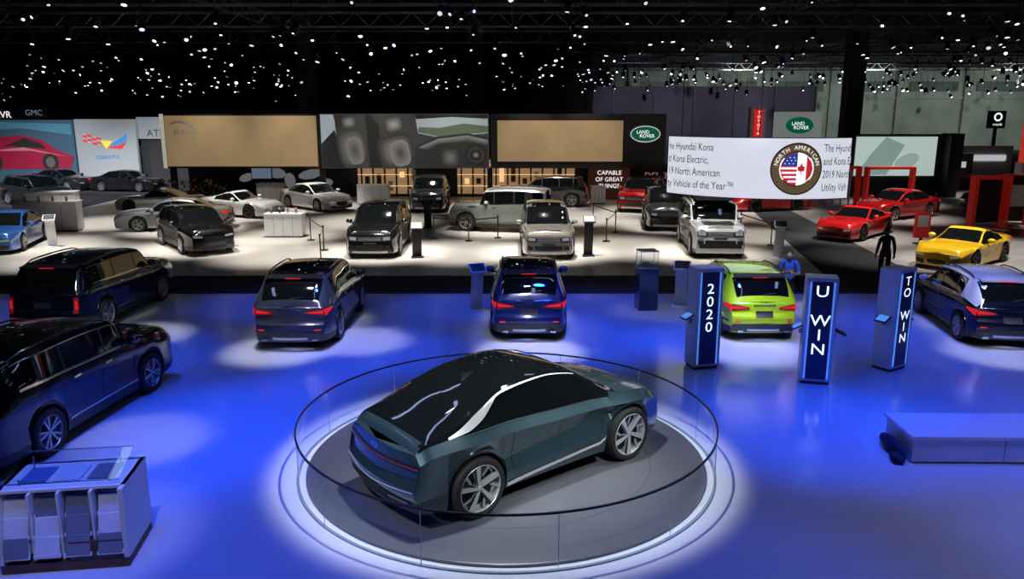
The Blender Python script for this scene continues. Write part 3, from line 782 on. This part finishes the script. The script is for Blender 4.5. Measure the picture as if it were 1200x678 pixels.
b.box((-15.7,47.2,3.54),(9.0,.4,3.12),DK); b.box((-15.75,46.98,3.54),(8.8,.05,2.9),TAN)
ppoly(b,[(-19.9,4.45),(-19.4,4.6),(-18.9,4.5),(-18.5,4.25),(-18.3,4.3),(-18.6,4.55),(-19.2,4.72),(-19.7,4.6)],WHITE,46.94)
planetext(b,'JAGUAR',.40,WHITE,-18.9,46.93,4.05)
b.box((-20.3,47.1,3.54),(.18,.4,3.1),emit('edge_light',(.8,.75,.65),.4))
b.box((-6.25,47.2,3.54),(9.8,.4,3.12),tone(.05))
g2=tone(.02); g3=tone(.10); g4=emit('photo_sky',(.30,.35,.38),.8,(.3,.33,.35)); gg=emit('photo_green',(.10,.13,.08),.7)
Y=46.97
ppoly(b,[(-11.1,2.02),(-10.1,2.02),(-10.3,5.06),(-11.1,5.06)],g4,Y); ppoly(b,[(-11.1,2.02),(-9.8,2.02),(-10.3,4.2),(-11.1,3.4)],g2,Y-.005)
ppoly(b,[(-10.35,5.06),(-10.2,4.3),(-9.9,4.3),(-9.8,5.06)],tone(.03),Y-.008)
sblob(b,-9.3,3.15,.85,1.12,.05,.24,Y-.02,rot=.18,dx=.1); sblob(b,-9.45,4.62,.42,.34,.06,.28,Y-.03,rot=.15); sblob(b,-9.15,3.0,.45,.8,.18,.07,Y-.045,rot=.18)
ppoly(b,[(-8.3,2.02),(-7.6,2.02),(-7.7,4.4),(-8.2,5.06),(-8.5,5.06)],g2,Y-.05)
sblob(b,-6.75,2.98,1.05,.95,.04,.26,Y-.06,rot=.22,pw=.5,dx=.15); sblob(b,-6.85,4.5,.52,.42,.06,.30,Y-.07,rot=.2,pw=.5); sblob(b,-6.5,2.85,.55,.75,.20,.06,Y-.085,rot=.22)
ppoly(b,[(-5.6,5.06),(-5.45,4.0),(-4.2,3.75),(-1.4,4.0),(-1.4,5.06)],g4,Y-.09)
ppoly(b,[(-5.45,4.05),(-4.2,3.8),(-1.4,4.05),(-1.4,4.4),(-2.8,4.55),(-4.2,4.3),(-5.4,4.35)],gg,Y-.095)
ppoly(b,[(-5.6,5.06),(-5.55,4.8),(-3.5,4.92),(-1.4,4.82),(-1.4,5.06)],g2,Y-.10)
ppoly(b,[(-5.7,2.02),(-1.4,2.02),(-1.4,3.75),(-2.6,4.0),(-4.4,3.8),(-5.6,3.3)],tone(.03),Y-.10)
for k in range(6): ppoly(b,[(-5.4+.1*k,3.2-.02*k),(-4.3,3.68-.05*k),(-2.6,3.88-.06*k),(-1.41,3.62-.05*k),(-1.41,3.57-.05*k),(-2.6,3.83-.06*k),(-4.3,3.63-.05*k),(-5.4+.1*k,3.15-.02*k)],tone(.24-.035*k),Y-.104-.002*k)
sblob(b,-3.6,2.6,.5,.5,.05,.16,Y-.12); sblob(b,-2.1,2.75,.62,.6,.02,.12,Y-.13,pw=.9); blob(b,-2.1,2.75,.36,.34,g2,Y-.16); sblob(b,-2.1,2.75,.16,.15,.1,.26,Y-.165,n=4)
b.box((3.85,47.2,3.54),(10.2,.4,3.12),DK2); b.box((2.8,46.97,3.55),(7.3,.06,2.35),TAN); b.box((2.8,46.985,3.55),(7.5,.04,2.55),DK)
GRN=emit('badge_green',(.0,.10,.05),.7,(.0,.12,.06))
blob(b,7.75,3.95,.88,.48,emit('badge_rim',(.5,.55,.5),.8),46.96); blob(b,7.75,3.95,.82,.42,GRN,46.95)
planetext(b,'LAND',.28,emit('text_white',(1,1,1),1.0),7.6,46.93,4.06); planetext(b,'ROVER',.28,_mats['text_white'],7.85,46.93,3.83)
for x in (-20.0,-11.2,-1.3,8.8): b.box((x,47.3,1.0),(.3,.3,2.0),DK)
b.build('display_wall')
b=MB()
b.box((-6,50.2,1.3),(28.5,.3,2.6),DK)
MAPW=emit('mural_pale',(.20,.21,.22),.5); WARM=emit('warm_shelf',(1,.62,.28),.9,(.8,.6,.4)); WARM2=emit('warm_wall',(.30,.19,.10),.7,(.3,.2,.12))
Y=50.0
for (x,z,rx,rz,r) in [(-16.6,1.2,.5,.25,.3),(-14.8,1.5,.7,.35,-.2),(-13.9,1.0,.35,.5,.1),(-12.6,1.4,.8,.3,.2),(-11.6,.9,.4,.25,0)]: blob(b,x,z,rx,rz,MAPW,Y-.02,rot=r,n=9)
b.box((-15.6,49.85,1.5),(1.3,.1,.8),BLACK); b.box((-15.6,49.79,1.5),(1.2,.02,.7),emit('tv_blue',(.15,.2,.3),.6))
for (x0,x1) in [(-9.6,-6.2),(-3.4,3.9)]:
    b.box(((x0+x1)/2,49.9,1.25),(x1-x0,.2,2.1),WARM2)
    k=x0+.25
    while k<x1:
        b.box((k,49.7,1.0),(.10,.10,2.0),DK); b.box((k+.35,49.72,random.choice([1.0,1.4,.7])),(.28,.08,random.choice([.35,.6,.9])),random.choice([WARM,WHITE,DK2,mat('wood_shelf',(.25,.13,.06),.6)])); k+=.72
    for z in (.7,1.4,2.0): b.box(((x0+x1)/2,49.7,z),(x1-x0,.12,.03),WARM)
b.box((5.9,48.6,1.05),(2.5,.25,2.1),mat('rust_poster',(.10,.035,.02),.7,emis=(.2,.06,.03),es=.1))
for i,t in enumerate(['CAPABLE','OF GREAT','THINGS']): planetext(b,t,.36,_mats['text_white'],5.9,48.45,1.6-.40*i)
b.box((9.4,48.8,.95),(3.6,.25,1.9),mat('dim_poster',(.05,.035,.04),.7)); planetext(b,'DEFENDER',.55,emit('text_rose',(.5,.2,.2),.6),9.4,48.65,1.4)
b.build('lounge_wall')

b=MB(); PALE=emit('panel_pale',(.34,.39,.42),.35,(.4,.4,.42))
b.box((-30.2,60.2,2.55),(4.5,.3,4.2),PALE); b.box((-30.2,60.2,.2),(4.0,.3,.5),DK)
RE=emit('flag_red',(.8,.03,.04),.6); BLU=emit('flag_blue',(.05,.25,.6),.6); YEL=emit('flag_yellow',(.9,.7,.05),.6)
for k in range(4):
    for j in range(4): ppoly(b,[(-31.9+.35*k,3.35-.2*k*.5+.16*j-.32),(-31.6+.35*k,3.28-.2*k*.5+.16*j-.32),(-31.6+.35*k,3.44-.2*k*.5+.16*j-.32),(-31.9+.35*k,3.51-.2*k*.5+.16*j-.32)],[RE,WHITE][(k+j)%2],60.0)
ppoly(b,[(-30.2,2.5),(-30.6,3.1),(-29.7,3.05)],YEL,59.98); ppoly(b,[(-30.1,2.7),(-28.6,3.6),(-28.7,3.0),(-29.3,2.75)],BLU,60.0); ppoly(b,[(-30.2,2.6),(-29.3,2.75),(-28.7,3.0),(-29.1,2.5)],RE,60.0)
planetext(b,'CORVETTE',.36,BLU,-30.2,59.97,1.9)
b.build('sports_brand_panel')
b=MB(); b.box((-36.2,60.4,2.3),(7.0,.3,4.6),emit('mural_blue',(.06,.12,.2),.35,(.06,.12,.18)))
ppoly(b,[(-39.6,1.0),(-33.2,1.0),(-32.8,1.9),(-34.0,2.4),(-35.0,3.1),(-36.6,3.5),(-38.4,3.3),(-39.6,2.6)],emit('mural_red',(.35,.012,.05),.4),60.2)
ppoly(b,[(-37.9,2.7),(-36.4,3.3),(-35.2,2.9),(-34.8,2.5)],g2,60.18); blob(b,-34.6,1.5,.6,.65,g2,60.17); blob(b,-34.6,1.5,.35,.4,g3,60.16); blob(b,-38.8,1.5,.6,.65,g2,60.17)
ppoly(b,[(-39.6,2.3),(-36.5,2.6),(-33.2,1.9),(-36,2.35)],emit('mural_pink',(.6,.2,.25),.4),60.17)
ppoly(b,[(-39.6,3.8),(-36.5,4.0),(-32.8,3.5),(-32.8,4.3),(-39.6,4.5)],emit('mural_teal',(.08,.25,.36),.4),60.2); b.build('car_mural')
b=MB(); b.box((-26.4,61,4.0),(3.6,.3,1.6),PALE); planetext(b,'ATLAS',.75,mat('sign_grey_text',(.1,.15,.15),.5),-26.4,60.8,3.6); b.box((-26.4,61.2,1.6),(3.4,.3,3.2),DK2)
b.build('model_sign')
b=MB(); b.box((-38.2,62,5.0),(4.4,.3,.9),DK); planetext(b,'CHEVR',.7,_mats['text_white'],-39.2,61.8,4.95); b.box((-36.3,61.9,5.15),(1.8,.3,.8),DK2); planetext(b,'GMC',.6,PALE,-36.3,61.7,5.1)
for x in (-39.6,-36.4): b.box((x,62,2.3),(.15,.15,4.6),DK)
b.build('brand_sign')
b=MB(); b.box((-29,63,1.3),(26,.3,2.6),mat('far_booth_grey',(.18,.2,.22),.7)); b.build('far_booth_wall')

# ================================================================= CURVED HANGING SIGN
RR=3.96; FX,FY=7.42,24.2; D0=rad(-17)
CX,CY=FX-RR*math.sin(D0),FY+RR*math.cos(D0)
b=MB(); SW=emit('sign_white',(.80,.82,.88),.80,(.8,.8,.82))
def cm(th0,z0,rr=RR+.012,sx=1.0): return lambda u,v:((rr)*math.sin(th0+u*sx/RR),-(rr)*math.cos(th0+u*sx/RR),z0+v)
def arcbox(r0,r1,z0,z1,m,a0=-62,a1=25.5,n=48):
    vv=[];ff=[]
    for k in range(n+1):
        a=rad(lerp(a0,a1,k/n))
        for r,z in ((r0,z0),(r1,z0),(r1,z1),(r0,z1)): vv.append((r*math.sin(a),-r*math.cos(a),z))
    for k in range(n):
        for q in range(4): ff.append((4*k+q,4*k+(q+1)%4,4*k+4+(q+1)%4,4*k+4+q))
    ff+=[(0,1,2,3),(4*n,4*n+3,4*n+2,4*n+1)]
    b.add(vv,ff,m)
arcbox(RR-.18,RR-.01,-.92,.92,DK); arcbox(RR-.01,RR,-.90,.90,SW)
TX=mat('sign_text_black',(.01,.01,.015),.6)
for i,t in enumerate(['he Hyundai Kona','d Kona Electric,','19 North American','ty Vehicle of the Year\u2122']): b.text(t,.33,TX,cm(rad(-61.3),.60-.39*i,sx=.74),'LEFT')
for i,t in enumerate(['The Hyund','and Kona E','2019 North','Utility Veh']): b.text(t,.33,TX,cm(rad(11.2),.60-.39*i,sx=.64),'LEFT')
def cblob(r0,r1,m,th0,rr,a0=0,a1=360,z0=0):
    vv=[];ff=[];n=40
    f=cm(th0,z0,rr)
    for k in range(n+1):
        a=rad(lerp(a0,a1,k/n)); vv+= [f(r0*math.cos(a),r0*math.sin(a)),f(r1*math.cos(a),r1*math.sin(a))]
    for k in range(n): ff.append((2*k,2*k+1,2*k+3,2*k+2))
    b.add(vv,ff,m)
GOLD=emit('emblem_gold',(.30,.20,.08),.3,(.30,.21,.08)); FB=emit('flag_blue_mid',(.03,.08,.40),.6); WT=_mats['text_white']
th=rad(-.5)
cblob(0.001,.78,mat('emblem_black',(.02,.02,.02),.5),th,RR+.010); cblob(.52,.74,GOLD,th,RR+.014); cblob(.001,.49,WT,th,RR+.016)
cblob(.001,.49,RE,th,RR+.018,90,270)
f=cm(th,0,RR+.024)
for k in range(4):
    zz=-.40+.13*k; ww=math.sqrt(max(0,.47**2-zz*zz)); b.add([f(-ww,zz),f(0,zz),f(0,zz+.06),f(-ww,zz+.06)],[(0,1,2,3)],WT)
b.add([f(-.46,.08),f(0,.08),f(0,.48),f(-.2,.44),f(-.38,.3)],[(0,1,2,3,4)],FB)
for (u,v) in [(-.36,.16),(-.24,.16),(-.12,.16),(-.3,.25),(-.18,.25),(-.06,.25),(-.22,.34),(-.1,.34)]: b.add([f(u-.02,v),f(u,v-.02),f(u+.02,v),f(u,v+.02)],[(0,1,2,3)],WT)
b.add([f(.28,-.38),f(.43,-.2),f(.48,0),f(.43,.2),f(.28,.38)],[(0,1,2,3,4)],RE)
b.add([f(.03,-.05),f(.12,-.08),f(.12,-.18),f(.14,-.18),f(.14,-.08),f(.24,-.05),f(.22,.02),f(.26,.06),f(.18,.08),f(.13,.18),f(.08,.08),f(.01,.06)],[tuple(range(12))],RE)
for i,ch in enumerate('NORTH AMERICAN'):
    a=rad(165-150*i/13); cx_,cz_=.63*math.cos(a),.63*math.sin(a); ro=a-math.pi/2
    b.text(ch,.17,WT,(lambda cx_,cz_,ro:(lambda u,v:f(cx_+u*math.cos(ro)-v*math.sin(ro),cz_+u*math.sin(ro)+v*math.cos(ro))))(cx_,cz_,ro))
for a in (-55,-17,21): b.tube([((RR-.1)*math.sin(rad(a)),-(RR-.1)*math.cos(rad(a)),.9),((RR-.1)*math.sin(rad(a)),-(RR-.1)*math.cos(rad(a)),9.4)],.012,BLACK,5)
b.build('curved_hanging_sign',(CX,CY,3.58))

# ================================================================= RIGHT SIDE SIGNS
b=MB(); b.box((15.7,52,4.5),(1.0,.5,2.0),WHITE); b.box((15.7,51.7,4.5),(.5,.1,1.7),emit('sign_red',(.75,.02,.02),.6)); 
for i,ch in enumerate('TOYOTA'): planetext(b,ch,.24,WT,15.7,51.62,5.15-.26*i)
b.box((15.7,52.1,1.8),(.2,.2,3.6),DK); b.build('red_brand_sign')
b=MB(); b.box((17.6,50,4.4),(2.7,.8,1.6),emit('box_sign_white',(.30,.35,.34),.4)); blob(b,17.6,4.4,.85,.5,GRN,49.57); planetext(b,'LAND',.3,WT,17.5,49.55,4.5); planetext(b,'ROVER',.3,WT,17.7,49.55,4.25)
b.box((17.6,50.1,1.8),(.3,.3,3.6),DK); b.build('box_brand_sign')
b=MB(); b.box((24.1,50.3,2.4),(5.6,.3,2.9),DK); b.box((23.9,50.1,2.5),(5.0,.1,2.4),emit('screen_pale',(.50,.62,.58),.75))
ppoly(b,[(21.5,1.35),(23.4,1.35),(24.4,3.2),(23.2,3.7),(22.3,2.6)],emit('screen_green_grey',(.22,.33,.3),.8),50.03); blob(b,24.6,2.2,.8,.45,emit('screen_shadow',(.3,.4,.38),.8),50.02,rot=.4); b.box((24.1,50.4,.5),(5.4,.3,1.0),DK)
b.box((27.3,50,2.2),(.8,1.2,3.4),DK); b.box((27.3,50,.3),(.7,1.0,.6),DK); b.build('video_screen')
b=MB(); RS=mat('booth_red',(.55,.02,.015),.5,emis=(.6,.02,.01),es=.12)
def portal(x,y,w_,h_,t=.22,dpt=.5,m=RS):
    b.box((x-w_/2,y,h_/2),(t,dpt,h_),m); b.box((x+w_/2,y,h_/2),(t,dpt,h_),m); b.box((x,y,h_),(w_+t,dpt,t),m)
portal(18.0,44.5,2.6,2.2,.14); portal(21.5,45.5,2.6,2.1,.14)
for k in range(5): b.box((18.0-.9+.45*k,44.6,1.1),(.06,.1,2.0),WHITE)
b.build('red_booth_frames')
b=MB(); portal(22.0,36.6,1.5,2.3,.16); portal(23.7,37.4,1.4,2.3,.16); b.box((22.0,36.9,1.2),(1.3,.2,2.1),BLACK); b.box((23.7,37.7,1.2),(1.2,.2,2.1),BLACK); b.box((22.8,37.3,2.3),(3.2,1.4,.12),BLACK); b.box((23.7,37.2,1.4),(.8,.04,1.0),WHITE)
b.build('red_black_kiosk_booth')
b=MB(); b.box((37,62,4.6),(1.2,.4,1.3),BLACK); b.lathe([(.2,0),(.32,0)],WT,20,Matrix.Translation((37,61.78,4.8))@Matrix.Rotation(math.pi/2,4,'X')); planetext(b,'mazda',.28,WT,37,61.77,4.25); b.box((37,62,2),(.2,.2,4),BLACK); b.build('black_brand_sign')
b=MB(); b.box((33.2,52.0,3.4),(.5,.5,3.6),emit('tower_red',(.7,.05,.03),.5)); b.box((33.2,52,1.0),(.7,.7,2.0),WHITE); b.build('red_tower_sign')
b=MB()
for (x,y,w_,h_) in [(29,55,5,2.4),(37,52,3,2.2),(22,58,6,2.6),(33.5,58,5,2.8)]:
    b.box((x,y,h_/2),(w_,.4,h_),random.choice([DK2,WHITE])); b.box((x,y-.25,h_*.7),(w_*.8,.05,.4),emit('booth_strip',(.8,.85,.9),.5))
b.build('far_booth_panels')
def red_board(x,y,w_,h_):
    b=MB(); b.box((0,0,h_*.6),(w_,.1,h_*.8),RS); b.box((0,-.06,h_*.72),(w_*.7,.02,h_*.35),WHITE); b.box((0,0,h_*.12),(.1,.08,h_*.24),BLACK); b.box((0,0,.02),(w_*.8,.35,.04),BLACK); b.build('red_info_board',(x,y,0))
red_board(16.6,31.9,.62,1.3); red_board(23.0,31.6,.6,1.3)

# ================================================================= KIOSKS
KN=mat('kiosk_navy',(.006,.02,.09),.25,coat=.5); KT=emit('kiosk_text',(.75,.9,1),1.3); KB=emit('kiosk_blue_edge',(.12,.35,1),.7)
def kiosk(txt,x,y,rz,h=2.15,w_=.58,d=.44,st=.27,z0=None):
    b=MB(); b.box((0,0,h/2+.03),(w_,d,h-.06),WHITE); b.box((0,0,.03),(w_*.9,d*.9,.06),BLACK)
    b.box((0,-d/2-.006,h/2+.02),(w_*.66,.02,h*.91),KN)
    for sx in (-1,1): b.box((sx*w_*.37,-d/2-.008,h/2+.02),(w_*.03,.02,h*.91),KB)
    z0=z0 or h-.42
    for i,ch in enumerate(txt):
        if ch!=' ': b.text(ch,st*1.1,KT,(lambda zz:(lambda u,v:(u*1.15,-d/2-.02,zz+v)))(z0-st*i))
    b.box((-w_/2-.10,0,1.12),(.22,.26,.025),BLACK,ry=rad(-28)); b.box((-w_/2-.10,0,1.135),(.18,.22,.01),KB,ry=rad(-28)); b.box((-w_/2-.03,0,1.03),(.06,.06,.1),STEEL)
    b.box((w_/2+.12,0,1.05),(.24,.26,.03),BLACK,ry=rad(25)); b.box((w_/2+.03,0,.97),(.06,.06,.1),STEEL)
    return b.build('promotion_kiosk',(x,y,0),rz,bevel=.008)
kiosk('2020',4.02,16.1,rad(14),z0=1.72); kiosk('U WIN',6.05,15.15,rad(-14),st=.29,z0=1.88); kiosk('TO WIN',7.95,16.0,rad(32),st=.24,z0=1.9)
b=MB(); b.box((0,0,.58),(.52,.5,1.16),KN); b.box((0,0,1.17),(.54,.52,.03),STEEL); 
b.box((0,0,1.4),(.48,.46,.42),thin_glass('case_glass')); b.ell((0,0,1.26),(.12,.07,.05),CHROME,12,8); b.box((0,0,1.62),(.5,.48,.02),STEEL); b.box((0,-.26,.8),(.3,.01,.4),mat('case_print',(.1,.15,.3),.4))
for sx in(-.24,.24):
    for sy in (-.23,.23): b.box((sx,sy,1.4),(.015,.015,.44),STEEL)
b.build('display_case_pedestal',(3.66,21.1,0),rad(6),bevel=.006)
def info_stand(x,y,rz,m=WHITE,h=1.15,w_=.45,face=None):
    b=MB(); b.box((0,0,.015),(w_,.42,.03),m)
    b.box((0,.06,h*.5),(w_*.75,.05,h-.02),m,rx=rad(8)); b.box((0,-.02,h+.02),(w_,.36,.035),m,rx=rad(32)); b.box((0,-.02,h+.042),(w_*.85,.30,.008),face or mat('stand_face',(.05,.06,.08),.3),rx=rad(32))
    return b.build('information_stand',(x,y,0),rz,bevel=.005)
PF=mat('paper_face',(.5,.5,.5),.5)
info_stand(-.93,20.9,rad(20)); info_stand(4.65,21.3,rad(-15)); info_stand(-3.5,28.9,rad(10),BLACK,face=PF); info_stand(2.85,29.2,0,BLACK,h=1.35,face=PF); info_stand(9.75,28.6,rad(-10),h=1.25); info_stand(-18.3,31.2,rad(20)); info_stand(-3.9,36.5,0,BLACK)
def barrier(pts):
    b=MB()
    for x,y in pts:
        b.cyl((x,y,.015),.16,.03,BLACK,20); b.cyl((x,y,.48),.025,.92,BLACK,10); b.cyl((x,y,.94),.035,.07,BLACK,10)
    for a,c in zip(pts,pts[1:]):
        p=Vector((a[0],a[1],.9)); q=Vector((c[0],c[1],.9)); b.add([p,q,q-Vector((0,0,.05)),p-Vector((0,0,.05))],[(0,1,2,3)],BLACK)
    b.build('belt_barrier')
barrier([(-8.4,32.8),(-7.3,30.4),(-6.9,28.2)]); barrier([(-3.3,33.2),(-1.8,32.6),(-.6,33.4)]); barrier([(3.9,32.5),(4.6,35),(3.9,38)]); barrier([(10.0,34.5),(10.4,31.5),(10.2,29.8)])
barrier([(18.5,31.5),(19.8,32.0),(21.8,31.0),(23.0,29.0)])
def desk(x,y,w_,h_,d,rz=0,items=True,name='reception_desk'):
    b=MB(); b.box((0,0,h_/2+.03),(w_,d,h_-.06),WHITE); b.box((0,0,.03),(w_*.95,d*.9,.06),BLACK); b.box((0,0,h_+.015),(w_+.06,d+.06,.03),WHITE)
    for k in range(1,4): b.box((-w_/2+w_*k/4,-d/2-.002,h_/2),(.012,.006,h_*.85),DARKGREY)
    if items:
        for k in range(4):
            xx=-w_*.35+w_*.22*k; b.cyl((xx,0,h_+.09),.05,.12,random.choice([STEEL,mat('green_leaf',(.05,.2,.05),.6),BLACK]),10); b.ell((xx,0,h_+.2),(.06,.06,.07),mat('flower_pink',(.5,.15,.2),.6),8,6)
    b.build(name,(x,y,0),rz,bevel=.01)
desk(-9.75,33.9,1.6,.98,.7); desk(-20.8,35.5,2.6,1.3,.8,rad(10)); desk(-22,38,2.2,1.5,.8,rad(10),False); desk(-8.0,46.0,1.8,1.1,.7,0,False); desk(-14.5,48,1.6,1.0,.7,0,False); desk(5.0,46.2,.8,1.0,.6,0,False)
b=MB(); LF=mat('shrub_leaf',(.05,.09,.03),.7); LF2=mat('shrub_red',(.18,.05,.04),.7)
for k in range(160):
    x=random.uniform(-1.9,1.9); y=random.uniform(-.5,.5); z=random.uniform(.4,1.3); a=random.uniform(0,6.28)
    p=Vector((x,y,z)); d=Vector((math.cos(a),math.sin(a),random.uniform(.2,1))).normalized()*.3; s_=Vector((-math.sin(a),math.cos(a),0))*.07
    b.add([p-s_,p+s_,p+d],[(0,1,2)],random.choice([LF,LF2]))
for k in range(14): b.tube([(random.uniform(-1.7,1.7),random.uniform(-.3,.3),.4),(random.uniform(-1.8,1.8),random.uniform(-.4,.4),1.1)],.015,BLACK,4)
b.box((0,0,.2),(4,1.1,.4),DK2); b.build('planter_shrubs',(-18.5,46.2,0))

# ================================================================= FOREGROUND BROCHURE DESK
b=MB(); WD=mat('walnut_plinth',(.10,.045,.025),.5,noise=.3,nscale=8)
b.box((0,0,.06),(1.42,.88,.12),WD)
b.box((.69,0,.56),(.06,.9,.88),WHITE); b.box((-.69,0,.56),(.06,.9,.88),WHITE); b.box((0,.42,.56),(1.4,.05,.88),WHITE); b.box((0,.06,.98),(1.44,.78,.04),WHITE)
b.box((0,.05,.14),(1.34,.75,.03),WHITE); b.box((.36,-.42,.24),(.62,.04,.24),WD)
for x in (-.34,-.02,.34): b.box((x,-.05,.55),(.03,.72,.84),WHITE)
BR=[mat('brochure_blue',(.10,.18,.45),.4),mat('brochure_white',(.7,.72,.78),.4),mat('brochure_grey',(.20,.22,.28),.4)]
for c,xx in enumerate((-.52,-.18,.16,.52)):
    for r,zz in enumerate((.24,.46,.68)):
        for k in range(6): b.box((xx,-.44+.03*k+.07*r,zz+.08),(.27,.010,.24),BR[2 if (c+k+r)%3==0 else 1] if c!=2 else BR[2],rx=rad(-16))
        b.box((xx,-.46+.07*r,zz-.03),(.30,.02,.05),WHITE,rx=rad(-16))
b.box((0,.02,1.13),(1.28,.62,.010),thin_glass('desk_glass',(.85,.92,.96),.4),rx=rad(14))
b.box((0,-.285,1.055),(1.28,.012,.014),STEEL); b.box((0,.325,1.207),(1.28,.012,.014),STEEL)
for sx in (-.5,.5):
    for sy in (-.2,.22): b.tube([(sx,sy,1.0),(sx,sy,1.13+sy*.25)],.012,STEEL,6)
for k in range(3): b.box((-.38+.38*k,.05,1.012+.004*k),(.3,.4,.02),BR[k])
b.build('brochure_desk',(-5.32,8.85,0),rad(8),bevel=.004)
spot(-3.5,5.0,8.5,-5.3,8.8,20,650,(.85,.88,1),.8,.2,tz=.7,name='desk_fill_light')  # unseen fill lamp added to brighten the brochure desk

b=MB(); b.box((0,0,.225),(4.2,.92,.39),WHITE); b.box((0,0,.43),(4.28,1.0,.05),WHITE); b.box((0,0,.02),(4.0,.8,.04),BLACK)
for x in (-.7,.7): b.box((x,-.462,.22),(.01,.006,.36),DARKGREY)
b.build('white_bench',(8.25,11.75,0),rad(-1),bevel=.02)
b=MB(); NV=mat('bag_navy_fabric',(.008,.012,.05),.8,bump=.5,nscale=14)
def bag(p):
    q=Vector((p.x,p.y*(1-.35*max(0,p.z)),p.z))
    return q*(1+.08*math.sin(7*p.y+3*p.z)*math.cos(5*p.x))
b.ell((0.03,0,.14),(.08,.40,.14),NV,20,14,fn=bag); b.ell((-.02,-.30,.07),(.10,.18,.07),NV,16,10,fn=bag)
b.tube([(-.06,-.25,.12),(-.14,-.34,.03),(-.12,-.44,.013),(.0,-.46,.012)],.012,NV,6)
b.build('backpack',(5.99,11.72,0.0),0)

# ================================================================= PEOPLE
person('man_with_phone',(7.30,20.5,0),-115,(.03,.12,.75),(.01,.01,.015),(.01,.008,.006),(.55,.33,.22),'phone','short')
person('visitor_in_black',(11.75,24.6,-.02),80,(.008,.008,.01),(.008,.008,.01),(.01,.008,.008),(.3,.18,.13),'stand','long')

# ================================================================= CAMERA
cam=bpy.data.cameras.new('camera'); co=bpy.data.objects.new('camera',cam); scene.collection.objects.link(co)
co.location=(0,0,5.3); co.rotation_euler=(rad(90-12.72),0,0); cam.sensor_width=36; cam.lens=36*930/1200; cam.clip_end=400
scene.camera=co
